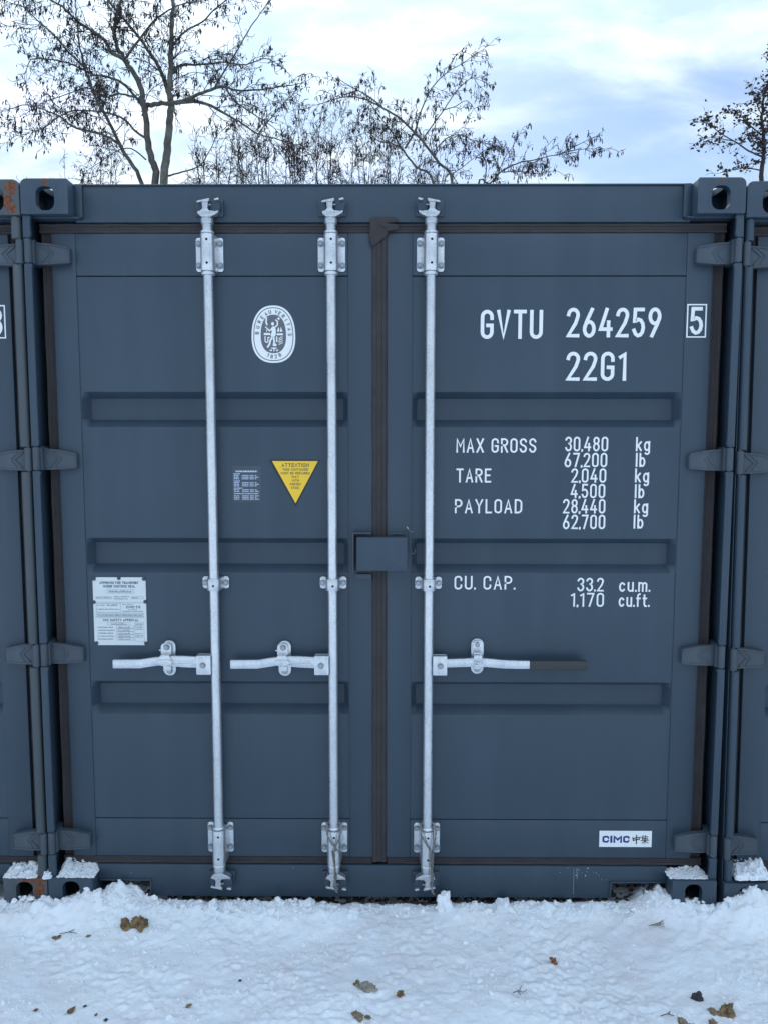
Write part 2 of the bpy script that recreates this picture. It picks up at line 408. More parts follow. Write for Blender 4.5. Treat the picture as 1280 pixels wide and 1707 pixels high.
# ------------------------------------------------------------------ container
CW, CL, CH = 1.219, 6.058, 2.591
def casting_mesh():
    """ISO corner casting, local origin at its outer front top corner; x grows inwards, y back, z up (top at 0)."""
    def temp(mb, **k):
        me = mb.mesh('temp', [PAINT], smooth=False, **k); o = bpy.data.objects.new('temp', me); COL.objects.link(o); return o
    r = .022
    pts = [(0, -.118), (.162, -.118), (.162, -.005), (.157, 0)] + [(r - r * math.sin(R(a)), -r + r * math.cos(R(a))) for a in (0, 15, 30, 45, 60, 75, 90)]
    body = temp(MB().prism(pts, 0, .178), bevel=.004)
    cuts = [MB().box(.02, .142, .028, .158, -.098, -.02)]
    cx, cz = .084, -.0665                         # front hole: flat sided, round below, arched above
    hole = rrect(cx - .0315, cx + .0315, cz - .0395, cz + .0395, .026, 5)
    cuts.append(MB().prism(hole, -.05, .06))
    top = MB(); pr = rrect(cx - .0315, cx + .0315, .032, .152, .03, 5)
    top.add([(a, b, .05) for a, b in pr] + [(a, b, -.06) for a, b in pr], [tuple(range(len(pr))), tuple(range(2 * len(pr) - 1, len(pr) - 1, -1))] + [(i + len(pr), (i + 1) % len(pr) + len(pr), (i + 1) % len(pr), i) for i in range(len(pr))])
    cuts.append(top)
    side = MB(); pr = rrect(.05, .13, -.098, -.032, .026, 5); n = len(pr)
    side.add([(-.05, a, b) for a, b in pr] + [(.06, a, b) for a, b in pr], [tuple(range(n))[::-1], tuple(range(n, 2 * n))] + [(i, (i + 1) % n, (i + 1) % n + n, i + n) for i in range(n)])
    cuts.append(side)
    objs = []
    for c in cuts:
        me = c.mesh('temp', [PAINT], smooth=False); bm = bmesh.new(); bm.from_mesh(me); bmesh.ops.recalc_face_normals(bm, faces=bm.faces); bm.to_mesh(me); bm.free()
        o = bpy.data.objects.new('temp', me); COL.objects.link(o); objs.append(o)
        md = body.modifiers.new('b', 'BOOLEAN'); md.operation = 'DIFFERENCE'; md.solver = 'EXACT'; md.object = o
    dg = bpy.context.evaluated_depsgraph_get()
    me = bpy.data.meshes.new_from_object(body.evaluated_get(dg)); me.name = 'corner_casting'
    for o in objs + [body]: bpy.data.objects.remove(o)
    me.materials.clear(); me.materials.append(PAINT)
    me.polygons.foreach_set('material_index', [0] * len(me.polygons))
    me.polygons.foreach_set('use_smooth', [True] * len(me.polygons)); me.set_sharp_from_angle(angle=R(38))
    return me
CAST_ME = casting_mesh()

DOOR_Y = .065
HZ = (2.356, 1.649, .948, .244)            # hinge heights
BANDS = ((1.759, 1.883), (1.237, 1.363), (.712, .836))

def door_panel(x0, x1):
    mb = MB(); yb = DOOR_Y + .0035; dep = .048
    xs = [x0, x0 + .002, x0 + .022, x0 + .06, x1 - .06, x1 - .022, x1 - .002, x1]
    zs = [.316, .50]
    flat = {}
    for a, b in reversed(BANDS):
        zs += [a, a + .030, b - .024, b]
    zs += [2.10, 2.280]
    deepz = set(); midz = set()
    for a, b in BANDS: deepz |= {round(a + .030, 4), round(b - .024, 4)}
    V = []; nx = len(xs)
    for z in zs:
        for i, x in enumerate(xs):
            d = 0
            if round(z, 4) in deepz and 1 < i < nx - 2: d = dep
            V.append((x, yb + d, z))
    F = []
    for j in range(len(zs) - 1):
        for i in range(nx - 1):
            a = j * nx + i; F.append((a, a + 1, a + 1 + nx, a + nx))
    mb.add(V, F); me = mb.mesh('door_panel', [PAINT], smooth=False)
    bm = bmesh.new(); bm.from_mesh(me)
    es = [e for e in bm.edges if len(e.link_faces) == 2 and e.calc_face_angle(0) > R(20)]
    bmesh.ops.bevel(bm, geom=es, offset=.004, segments=3, affect='EDGES', profile=.5, clamp_overlap=True)
    bm.to_mesh(me); bm.free()
    me.polygons.foreach_set('use_smooth', [True] * len(me.polygons)); me.set_sharp_from_angle(angle=R(50))
    return me

def gasket(horizontal, a0, a1, b0, b1, yf):
    """rubber strip with two lips and a groove; a = along, b = across."""
    mb = MB(); wd = b1 - b0
    prof = [(0, .005), (.08, .0), (.30, .001), (.36, .004), (.64, .0045), (.70, .001), (.88, .0), (1.0, .005)]
    k = 24; V = []
    for i in range(k + 1):
        a = a0 + (a1 - a0) * i / k
        for p, d in prof:
            b = b0 + wd * p + .0008 * math.sin(i * 2.1 + p * 3)
            y = yf + d + .0007 * math.sin(i * 1.7 + p * 9)
            V.append((a, y, b) if horizontal else (b, y, a))
    n = len(prof); F = []
    for i in range(k):
        for j in range(n - 1):
            q = (i * n + j, (i + 1) * n + j, (i + 1) * n + j + 1, i * n + j + 1)
            F.append(q if horizontal else q[::-1])
    mb.add(V, F); return mb

def hinge_mesh(sgn):
    """door hinge blade with knuckle; sgn=+1 for the left post (blade runs to +x). Local z=0 at mid height, x=0 at post outer edge."""
    mb = MB(); s = sgn
    o = [(.022, .0395), (.034, .034), (.075, .031), (.100, .026), (.140, .018), (.1425, .014), (.1425, -.0325), (.139, -.0355), (.075, -.0405), (.034, -.041), (.022, -.0395)]
    mb.prism([(s * a, b) for a, b in o], .043, DOOR_Y + .002)
    # raised rim and chevron ribs
    rib = MB()
    def bar(p, q, wd, y0=.0395, y1=.0432):
        p = Vector(p); q = Vector(q); d = (q - p).normalized(); nn = Vector((-d.y, d.x)) * wd / 2
        rib.prism([(s * v.x, v.y) for v in (p + nn, q + nn, q - nn, p - nn)], y0, y1)
    bar((.034, .0305), (.078, .0275), .006); bar((.078, .0275), (.138, .0155), .006)
    bar((.034, -.0375), (.078, -.037), .006); bar((.078, -.037), (.139, -.032), .006)
    bar((.140, .016), (.1405, -.034), .004)
    bar((.040, .026), (.074, -.003), .0055); bar((.074, -.003), (.046, -.032), .0055)
    bar((.060, .025), (.088, -.001), .0045, .0405); bar((.088, -.001), (.068, -.030), .0045, .0405)
    mb.add(rib.v, rib.f)
    # arm curling into the knuckle
    mb.prism([(s * a, b) for a, b in ((.012, .039), (.030, .037), (.030, -.040), (.012, -.040))], .022, .062)
    mb.lathe(s * .0125, .0175, [(.0100, -.0405), (.0128, -.039), (.0128, .038), (.0100, .0395)], 16)
    mb.lathe(s * .0125, .0175, [(.006, -.048), (.006, .048)], 10)
    return mb.mesh('hinge', [PAINT_HINGE], bevel=.0012, seg=1)

def side_wall_mesh():
    mb = MB(); pts = []; y = .178; k = 0
    while y < CL - .2:
        for dy, x in ((0, 0), (.072, 0), (.068, -.036), (.072, -.036)):
            y += dy; pts.append((x, y))
        y += .068
    z0, z1 = .16, CH - .06
    V = [(x, yy, z) for x, yy in pts for z in (z0, z1)]
    mb.add(V, [(2 * i, 2 * i + 1, 2 * i + 3, 2 * i + 2) for i in range(len(pts) - 1)])
    # rails
    mb.box(-.06, -.002, .178, CL - .178, CH - .062, CH - .004); mb.box(-.05, -.002, .178, CL - .178, .01, .16)
    return mb.mesh('side_wall', [PAINT], smooth=False)
SIDE_ME = side_wall_mesh()

def bolt_mesh():
    mb = MB(); mb.disc(0, 0, .0115, -.0022, 0, 18); mb.disc(0, 0, .0088, -.0085, -.0022, 6, rot=.3); mb.disc(0, 0, .0060, -.0100, -.0085, 10)
    return mb.mesh('bolt', [GALV_DARK], bevel=.0008, seg=1)
BOLT_ME = bolt_mesh()

def bearing_mesh(hgt, slv0, slv1, dots):
    """lock rod bearing: flanged plate with a round housing over the rod. x=0 rod axis, z=0 plate centre"""
    mb = MB(); yp = DOOR_Y
    for s in (-1, 1):
        mb.prism([(s * (.0475 - .012) + a * s, b) for a, b in rrect(-.0115, .012, -hgt / 2, hgt / 2, .009, 4)], yp - .0065, yp + .0005)
    me1 = mb
    # housing: half round front, straight cheeks
    prof = [(-.0275, yp - .001), (-.0262, .044), (-.0248, .030), (-.0222, .0190), (-.0175, .0115), (-.0110, .0072), (-.004, .0055), (.004, .0055), (.0110, .0072), (.0175, .0115), (.0222, .0190), (.0248, .030), (.0262, .044), (.0275, yp - .001)]
    V = [(x, y, z) for z in (slv0, slv1) for x, y in prof]; n = len(prof)
    mb.add(V, [(i, i + 1, i + 1 + n, i + n) for i in range(n - 1)] + [tuple(range(n))[::-1], tuple(range(n, 2 * n))])
    if hgt > .1:                                  # rod collars just beyond both ends of the housing
        for z0_, z1_ in ((slv0 - .0150, slv0 - .0018), (slv1 + .0018, slv1 + .0130)):
            mb.lathe(0, .03, [(.0205, z0_), (.0238, z0_ + .0035), (.0238, z1_ - .0035), (.0205, z1_)], 20)
    for z in dots: mb.disc(0.002, z, .0056, .0052, .0075, 12, 1)
    return mb.mesh('rod_bearing', [GALV, BLACK], bevel=.0016, seg=2)

def cam_mesh():
    """cam head seen from the front; z=0 at the rod end, growing outwards"""
    mb = MB()
    mb.lathe(0, .03, [(.0175, -.058), (.0175, -.030), (.0215, -.026), (.0225, -.012), (.0195, -.006)], 20)
    mb.prism([(-.029, .009), (-.018, .0125), (-.012, .019), (.006, .021), (.012, .013), (.034, .011), (.0415, .0135), (.044, .009), (.038, .003), (.016, -.008), (-.014, -.008), (-.027, .003)], .008, .036)
    mb.prism([(-.011, .014), (.006, .014), (.0085, .046), (-.0135, .046)], .010, .034)
    mb.prism([(-.030, .043), (-.022, .046), (-.012, .0475), (.014, .053), (.013, .045), (.008, .041), (-.013, .041), (-.028, .038)], .006, .030)
    mb.prism([(.028, .052), (.044, .056), (.046, .050), (.037, .047), (.030, .047)], .010, .028)
    mb.prism([(.008, .034), (.018, .035), (.018, .032), (.008, .031)], .012, .03)
    return mb.mesh('locking_cam', [CAST], bevel=.0018, seg=2, ang=50)
def keeper_mesh():
    mb = MB()
    mb.prism([(-.034, .012), (-.015, .012), (-.015, .042), (-.034, .038)], .018, .060)
    mb.prism([(.012, .014), (.045, .014), (.048, .036), (.044, .055), (.015, .050)], .022, .060)
    mb.box(-.045, .052, .050, .0595, .004, .06)
    return mb.mesh('cam_keeper', [PAINT], bevel=.003, seg=2)

def sweep_bar(prof, y0, y1):
    """prof: (x, ztop, zbottom)"""
    mb = MB(); n = len(prof)
    V = []
    for x, t, b in prof: V += [(x, y0, b), (x, y0, t), (x, y1, t), (x, y1, b)]
    F = [(0, 1, 2, 3), tuple(4 * (n - 1) + i for i in (3, 2, 1, 0))]
    for i in range(n - 1):
        a = 4 * i; c = a + 4
        for j in range(4):
            F.append((a + (j + 1) % 4, a + j, c + j, c + (j + 1) % 4))
    mb.add(V, F); return mb
def fix(me):
    bm = bmesh.new(); bm.from_mesh(me); bmesh.ops.recalc_face_normals(bm, faces=bm.faces); bm.to_mesh(me); bm.free(); return me

def container(name, label, loc=(0, 0, 0), rot=(0, 0, 0), main=False, post_paint=None, strip=(.0, .026), group=None, round_strip=False):
    c = thing(name, label, 'shipping container', loc, rot, group)
    pp = post_paint or PAINT
    # castings
    for sx in (-1, 1):
        for top in (1, 0):
            for back in (0, 1):
                o = link('corner_casting', CAST_ME, c, (sx * CW, CL if back else 0, CH if top else 0), None, (-sx, -1 if back else 1, 1 if top else -1))
    # posts
    for sx in (-1, 1):
        s = -sx; x0 = sx * CW
        mb = MB(); a, b = strip
        zz = [.118] + [v for z in sorted(HZ) for v in (z - .0435, z + .0425)] + [CH - .118]
        for i in range(0, len(zz), 2):
            za, zb = zz[i], zz[i + 1]
            wa = x0 + s * a; wb = x0 + s * b
            if round_strip:
                mb.tube([(x0 + s * (a + b) / 2, .022, za), (x0 + s * (a + b) / 2, .022, za + .006), (x0 + s * (a + b) / 2, .022, zb - .006), (x0 + s * (a + b) / 2, .022, zb)], [(b - a) * .44, (b - a) / 2, (b - a) / 2, (b - a) * .44], 18)
                mb.box(min(wa, wb) + .003, max(wa, wb) - .003, .022, .100, za, zb)
            else:
                mb.prism([(x0 + s * p, q) for p, q in ((a, za), (b - .002, za), (b + .002, za + .016), (b, za + .022), (b, zb - .014), (b + .003, zb - .008), (b, zb), (a, zb))], .009, .024)
        mb.build('corner_post', pp, c, bevel=.0025)
        mb = MB()
        xi = sorted((x0 + s * .001, x0 + s * .0045))
        mb.box(xi[0], xi[1], .0245, .150, .118, CH - .118)          # outer web of the post
        xo = sorted((x0 + s * .004, x0 + s * .06)); mb.box(xo[0], xo[1], .1505, .17, .118, CH - .118)
        for z in HZ:                                              # lugs behind the knuckles
            xl = sorted((x0 + s * .028, x0 + s * .002))
            mb.box(xl[0], xl[1], .034, .0995, z - .0425, z + .0415)
        mb.build('post_channel', PAINT, c, bevel=.001)
    # header and sill
    mb = MB()
    mb.box(-1.057, 1.057, .060, .150, 2.462, 2.583)
    mb.box(-1.057, 1.057, .055, .178, 2.5835, 2.5885)
    for s in (-1, 1):
        mb.prism([(s * 1.0565, 2.475), (s * 1.034, 2.475), (s * 1.030, 2.480), (s * 1.030, 2.588), (s * 1.0565, 2.589)], .053, .0595)
        mb.prism([(s * 1.034, 2.4675), (s * 1.19, 2.4675), (s * 1.19, 2.4727), (s * 1.034, 2.4727)], .030, .150)
    mb.build('door_header', PAINT, c, bevel=.0018)
    mb = MB()
    mb.prism([(-1.0565, .138), (1.0565, .138), (1.0565, .0755), (.853, .0755), (.853, .015), (-.864, .015), (-.864, .0755), (-1.0565, .0755)], .060, .075)
    for x0, x1 in ((-1.0565, -.864), (.853, 1.0565)):
        mb.box(x0 + .001, x1 - .001, .0752, .178, .0757, .083); mb.box(x0, x1, .1755, .1785, .012, .0755)
    mb.box(-.864, -.857, .0555, .0598, .016, .082); mb.box(.846, .853, .0555, .0598, .016, .082)
    mb.box(-1.05, -.857, .0555, .0598, .0757, .0815); mb.box(.846, 1.05, .0555, .0598, .0757, .0815)
    mb.box(-.86, .85, .0752, .178, .015, .02)
    mb.build('door_sill', PAINT, c, bevel=.0018)
    # shell
    for sx in (-1, 1): link('side_wall', SIDE_ME, c, (sx * (CW - .004), 0, 0), None, (sx, 1, 1))
    mb = MB().box(-1.15, 1.15, .18, CL - .02, CH - .03, CH - .012); mb.build('roof', PAINT, c, smooth=False)
    mb = MB().box(-1.15, 1.15, .18, CL - .02, .12, .165); mb.build('floor', WOOD_IN, c, smooth=False)
    mb = MB().box(-1.06, 1.06, CL - .06, CL - .03, .02, CH - .02); mb.build('end_wall', PAINT, c, smooth=False)
    # doors
    doors = []
    for (xa, xb, pa, pb) in ((-1.147, -.034, -1.064, -.119), (.018, 1.143, .105, 1.053)):
        mb = MB(); y0 = DOOR_Y; y1 = .118; z0, z1 = .168, 2.426
        mb.box(xa, pa, y0, y1, z0, z1); mb.box(pb, xb, y0, y1, z0, z1)
        mb.box(pa + .0004, pb - .0004, y0 + .0012, y1, 2.2835, z1 - .0004); mb.box(pa + .0004, pb - .0004, y0 + .0012, y1, z0 + .0004, .313)
        d = mb.build('door', PAINT, c, bevel=.0016)
        doors.append(d)
        link('door_panel', door_panel(pa - .0005, pb + .0005), d)
        mb = MB().box(pa, pb, .112, .116, .312, 2.284); mb.build('door_lining', PAINT, d, smooth=False)
    dl, dr = doors
    # gaskets
    gasket(False, .150, 2.44, -1.1885, -1.1475, .078).build('door_gasket', RUBBER, dl)
    gasket(True, -1.187, -.036, 2.4265, 2.4615, .0665).build('door_gasket', RUBBER, dl)
    gasket(True, -1.187, -.036, .1385, .1675, .068).build('door_gasket', RUBBER, dl)
    gasket(False, .150, 2.44, 1.1435, 1.1885, .078).build('door_gasket', RUBBER, dr)
    gasket(True, .02, 1.187, 2.4265, 2.4615, .0665).build('door_gasket', RUBBER, dr)
    gasket(True, .02, 1.187, .1385, .1675, .068).build('door_gasket', RUBBER, dr)
    g = gasket(False, .150, 2.45, -.036, .0175, .0605)
    g.build('door_gasket', RUBBER, dr)
    mb = MB()                                                     # moulded corner flap where the seals meet
    mb.prism([(-.040, 2.474), (-.020, 2.477), (.036, 2.477), (.054, 2.470), (.056, 2.462), (.018, 2.458), (.020, 2.424), (.014, 2.414), (-.033, 2.378), (-.040, 2.392), (-.043, 2.42)], .0545, .0600)
    mb.prism([(-.012, 2.458), (.035, 2.455), (.055, 2.452), (.055, 2.436), (.018, 2.43), (.010, 2.44)], .052, .0542)
    mb.build('gasket_corner', RUBBER, dr, bevel=.0015)
    # hinges
    for s, d in ((1, dl), (-1, dr)):
        me = HM[s]
        for z in HZ: link('hinge', me, d, (-s * CW, 0, z))
    # lock rods
    for i, (rx, mir, hs) in enumerate(((-.596, 1, -1), (-.174, 1, -1), (.1665, -1, 1))):
        mb = MB().lathe(rx, .03, [(.0168, .165), (.0168, 2.44)], 24)
        bar = mb.build('locking_bar', GALV, c)
        for z, nm, dots in ((2.352, 'T', 0), (1.204, 'M', 0), (.2475, 'B', 0)):
            link('rod_bearing', BM_[nm], bar, (rx, 0, z))
            bz = (-.037, .037) if nm != 'M' else (0,)
            for s in (-1, 1):
                for q in bz: link('bolt', BOLT_ME, bar, (rx + s * .0375, DOOR_Y - .0064, z + q))
        link('locking_cam', CAM_ME, bar, (rx, 0, 2.474), None, (mir, 1, 1))
        link('locking_cam', CAM_ME, bar, (rx, 0, .124), None, (mir, 1, -1))
        link('cam_keeper', KEEP_ME, c, (rx, 0, 2.474), None, (mir, 1, 1))
        link('cam_keeper', KEEP_ME, c, (rx, 0, .124), None, (mir, 1, -1))
        mb = MB()                                                # handle hub
        s = hs
        hx = (.014, .066) if i < 2 else (.0155, .066)
        mb.prism(rrect(rx + min(s * hx[0], s * hx[1]), rx + max(s * hx[0], s * hx[1]), .877, .947, .004), .012, .018)
        mb.prism(rrect(rx + min(s * hx[0], s * hx[1]), rx + max(s * hx[0], s * hx[1]), .877, .947, .004), .040, .046)
        mb.box(rx + min(s * hx[0], s * hx[1]), rx + max(s * hx[0], s * hx[1]), .0182, .0398, .941, .9465)
        mb.build('handle_hub', GALV, bar, bevel=.0015)
        link('bolt', BOLT_ME, bar, (rx + s * .042, .0118, .912))
        if i < 2: prof = [(-.368, .9265, .8985), (-.366, .928, .897), (-.27, .929, .8975), (-.225, .9365, .905), (-.19, .9405, .910), (-.15, .9425, .905), (-.12, .943, .902), (-.066, .940, .900), (-.03, .939, .901)]
        else: prof = [(.03, .934, .903), (.066, .934, .903), (.115, .936, .905), (.155, .938, .906), (.21, .937, .905), (.27, .931, .900), (.33, .929, .899), (.52, .928, .8995)]
        sb = sweep_bar([(rx + a, t, b) for a, t, b in prof], .021, .032)
        if i < 2:                                                # forged ridges
            for zz in ((.925, .921), (.914, .911)):
                sb.prism([(rx - .235, (zz[0] + zz[1]) / 2 - .002), (rx - .16, zz[0]), (rx - .08, zz[0] + .004), (rx - .08, zz[1] + .002), (rx - .16, zz[1])], .0175, .0212)
        hme = fix(sb.mesh('locking_handle', [GALV], bevel=.0028, seg=2))
        hd = link('locking_handle', hme, bar)
        if i == 2:
            mb = MB().prism(rrect(rx + .361, rx + .565, .8945, .9305, .004), .0165, .0365)
            mb.build('handle_grip', GRIP, bar, bevel=.004)
        # retainer
        x = rx + ((-.174, -.177, .178)[i]); z = .924 if i < 2 else .934
        zc = z + .0
        mb = MB()
        mb.prism([(x + a, zc + b) for a, b in rrect(-.0225, .0225, -.064, .066, .0215, 6)], .0585, .0655)
        mb.prism([(x + a, zc + b) for a, b in rrect(-.0235, .0145, .012, .062, .014, 5)], .034, .040) if i < 2 else mb.prism([(x + a, zc + b) for a, b in rrect(-.019, .019, .012, .062, .014, 5)], .045, .051)
        mb.box(x - .0145, x + .011, .0402, .0583, zc + .030, zc + .056)
        mb.box(x - .016, x + .012, .034, .0583, zc - .040, zc - .022)      # lower catch
        if i < 2:
            ell = [(x - .003 + .0265 * math.cos(R(a)), zc - .000 + (.0145 if math.sin(R(a)) < 0 else .009) * math.sin(R(a))) for a in range(0, 360, 20)]
            mb.prism(ell, .006, .0205)
            ell = [(x - .003 + .011 * math.cos(R(a)), zc + .002 + .005 * math.sin(R(a))) for a in range(0, 360, 30)]
            mb.prism(ell, .0045, .0062)
            mb.prism([(x - .02, zc + .024), (x + .012, zc + .024), (x + .018, zc + .004), (x - .026, zc + .004)], .012, .0385)
            mb.tube([(x - .030, .036, zc + .036), (x - .020, .036, zc + .036)], .003, 8)
        else:
            mb.prism([(x - .017, zc + .018), (x + .012, zc + .018), (x + .010, zc - .008), (x - .012, zc - .002), (x - .019, zc + .004)], .010, .0195)
            mb.prism([(x - .014, zc - .018), (x + .016, zc - .012), (x + .016, zc - .026), (x - .012, zc - .030)], .013, .034)
            mb.box(x - .017, x + .012, .0198, .0448, zc + .0185, zc + .024)
            mb.tube([(x - .014, .009, zc - .006), (x, .006, zc - .0125), (x + .015, .009, zc - .004)], .0028, 8)
        mb.build('handle_retainer', GALV, bar, bevel=.0014)
        link('bolt', BOLT_ME, bar, (x - .002, .0338 if i < 2 else .0448, zc + .048)); link('bolt', BOLT_ME, bar, (x, .0583, zc - .046))
    # lock box over the door joint
    mb = MB()
    mb.prism(rrect(-.088, .089, 1.255, 1.374, .003), .008, .0125)          # front face
    mb.prism([(-.088, 1.3695), (.089, 1.3695), (.089, 1.374), (-.088, 1.374)], .0127, .052)
    mb.prism([(-.088, 1.255), (.089, 1.255), (.089, 1.2595), (-.088, 1.2595)], .0127, .052)
    mb.box(.0845, .089, .0127, .0648, 1.2597, 1.3693)
    mb.build('lock_box', PAINT, dr, bevel=.0015)
    mb = MB()
    mb.prism([(-.100, 1.243), (-.1045, 1.248), (-.1045, 1.383), (-.100, 1.3885), (-.036, 1.3885), (-.036, 1.383), (-.0985, 1.383), (-.0985, 1.243)], .030, .0652)
    mb.prism(rrect(-.093, -.037, 1.218, 1.237, .003), .050, .0652)
    mb.prism([(-.0984, 1.3828), (-.040, 1.3828), (-.040, 1.243), (-.0984, 1.243)], .0632, .0652)
    mb.build('lock_box_bracket', PAINT_HINGE, dl, bevel=.0012)
    mb = MB(); mb.tube([(.098, .05, 1.40), (.100, .040, 1.35), (.100, .036, 1.325), (.1035, .036, 1.315), (.1095, .036, 1.312), (.1155, .036, 1.317), (.118, .037, 1.330)], .0027, 8)
    mb.tube([(.03, .056, 1.379), (.05, .052, 1.383), (.075, .052, 1.381)], .004, 6)
    mb.build('padlock_hook', PAINT_HINGE, dr)
    return c, dl, dr
HM = {1: hinge_mesh(1), -1: hinge_mesh(-1)}
def _bearings():
    d = {}
    t = bearing_mesh(.115, -.062, .060, (.040, -.038))
    d['T'] = t
    mm = bearing_mesh(.044, -.022, .020, (-.004,)); d['M'] = mm
    d['B'] = bearing_mesh(.115, -.083, .046, (.026, -.058))
    return d
BM_ = _bearings(); CAM_ME = cam_mesh(); KEEP_ME = keeper_mesh()
main, door_l, door_r = container('shipping_container', 'dark blue-grey container in the middle with three galvanised locking bars on its closed doors', main=True)
left_c, _, left_dr = container('shipping_container', 'left neighbour container, cut by the left edge of the photo, rust on its corner casting', (-2.441, 0, -.003), (0, 0, 0), post_paint=PAINT_OLD, strip=(.006, .040), round_strip=True)
right_c, right_dl, _ = container('shipping_container', 'right neighbour container, cut by the right edge of the photo, snow heaped at its foot', (2.467, .004, .0), (0, R(-.55), 0), strip=(.006, .036), round_strip=True)
# rusty castings: own material on the object
for c_, fn in ((main, lambda l: l.x < 0 and l.z > 2 and l.y < 1), (left_c, lambda l: l.x > 0 and l.z > 2 and l.y < 1), (left_c, lambda l: l.x > 0 and l.z < 1 and l.y < 1), (main, lambda l: l.x > 0 and l.z > 2 and l.y < 1)):
    for ch in c_.children:
        if ch.name.startswith('corner_casting') and fn(ch.location):
            if c_ is main: rust = [(.083, 0, -.008, .010, .02, .016), (.090, 0, -.02, .006, .02, .012)] if ch.location.x < 0 else [(.083, 0, -.006, .007, .02, .012)]
            elif ch.location.z > 2: rust = [(.028, 0, -.03, .028, .03, .03), (.038, 0, -.075, .022, .03, .04), (.02, 0, -.10, .012, .03, .02)]
            else: rust = [(.05, 0, -.116, .075, .04, .016), (.03, 0, -.08, .026, .04, .04), (.06, 0, -.02, .06, .03, .025)]
            ch.material_slots[0].link = 'OBJECT'
            ch.material_slots[0].material = paint_mat('rusted_paint', PC if c_ is main else (.058, .073, .086), rust, .6)
# ------------------------------------------------------------------ lettering and stickers
YP = DOOR_Y + .0035 - .0006      # just proud of the pressed panel
YF = DOOR_Y - .0006              # just proud of the door frame
def lettering(name, items, parent, y, mats=WHITE, label=None):
    for it in items:
        mb = MB(); text(mb, *it[:5], y, it[5] if len(it) > 5 else None)
        o = mb.build(name, mats, parent, smooth=False); o['label'] = 'white lettering reading ' + it[0]; o['kind'] = 'stuff'
SW = .0125
lettering('container_number', [('GVTU', .343, .560, 2.067, 2.167, SW), ('264259', .643, .972, 2.072, 2.174, SW)], door_r, YP, label='large white letters GVTU 264259')
lettering('size_code', [('22G1', .645, .857, 1.922, 2.023, SW)], door_r, YP, label='white characters 22G1 below the number')
def check_digit(ch, dx, parent):
    mb = MB(); x0, x1, z0, z1 = 1.059 + dx, 1.1275 + dx, 2.071, 2.186; t = .0045
    for a, b, c, d in ((x0, x1, z1 - t, z1), (x0, x1, z0, z0 + t), (x0, x0 + t, z0 + t, z1 - t), (x1 - t, x1, z0 + t, z1 - t)):
        mb.flat([(a, c), (b, c), (b, d), (a, d)], YF)
    text(mb, ch, 1.070 + dx, 1.116 + dx, 2.081, 2.176, YF, .0125)
    mb.build('check_digit', WHITE, parent, smooth=False)['label'] = 'white digit in a thin white square'
check_digit('5', 0, door_r); check_digit('3', -.004, left_dr)
s5 = .0062
rows = [('MAX GROSS', .262, .545, 1.670, 1.721), ('TARE', .263, .387, 1.564, 1.614), ('PAYLOAD', .259, .499, 1.454, 1.505), ('CU. CAP.', .260, .476, 1.178, 1.228),
        ('30,480', .647, .799, 1.675, 1.727), ('67,200', .646, .797, 1.619, 1.670), ('2,040', .671, .795, 1.564, 1.615), ('4,500', .670, .793, 1.509, 1.560),
        ('28,440', .644, .795, 1.454, 1.506), ('62,700', .645, .796, 1.398, 1.450), ('33.2', .702, .797, 1.172, 1.222), ('1,170', .679, .799, 1.116, 1.167)]
lettering('weight_panel', [r + (s5,) for r in rows], door_r, YP, label='white rows of maximum gross, tare, payload and cubic capacity')
rows = [('kg', .897, .947, 1.676, 1.726), ('lb', .898, .932, 1.620, 1.670), ('kg', .897, .947, 1.565, 1.615), ('lb', .898, .932, 1.509, 1.559),
        ('kg', .897, .947, 1.455, 1.505), ('lb', .897, .932, 1.400, 1.450), ('cu.m.', .852, .961, 1.171, 1.221), ('cu.ft.', .852, .961, 1.116, 1.166)]
lettering('weight_units', [r + (s5,) for r in rows], door_r, YP)

# maker's sticker, bottom right
mb = MB(); x0, x1, z0, z1 = .805, .999, .212, .2745; y = YF
mb.prism([(x0, z0), (x1, z0), (x1, z1), (x0, z1)], y, y + .0003, 0)
yy = y - .0002
text(mb, 'C', .8165, .842, .228, .2555, yy, .0072, 1, -.25); text(mb, 'I', .8455, .8525, .228, .2555, yy, .0080, 1)
text(mb, 'M', .8570, .8895, .228, .2555, yy, .0076, 1); text(mb, 'C', .893, .9175, .228, .2555, yy, .0072, 1, -.25)
def zh(strokes, ox, oz, s, sw):
    for i, st in enumerate(strokes): ribbon(mb, [(ox + a * s, oz + b * s) for a, b in st], sw, yy - .00006 * i, 2)
zh([[(.06, .68), (.14, .36)], [(.14, .40), (.80, .52)], [(.1, .62), (.92, .78), (.80, .50)], [(.48, 1.0), (.50, -.02)]], .927, .226, .031, .0042)
zh([[(.30, 1.0), (.10, .68)], [(.22, .84), (.22, .40)], [(.56, 1.0), (.50, .84)], [(.22, .80), (.86, .84)], [(.24, .64), (.82, .67)], [(.24, .52), (.84, .54)], [(.54, .84), (.52, .40)],
    [(.02, .34), (1.0, .40)], [(.52, .40), (.50, -.06)], [(.46, .3), (.18, .02)], [(.56, .3), (.90, .04)]], .958, .2265, .031, .0027)
mb.build('maker_sticker', [STICK_W, PRINT_B, PRINT_D], door_r, smooth=False)['label'] = 'white sticker with blue CIMC and black characters'

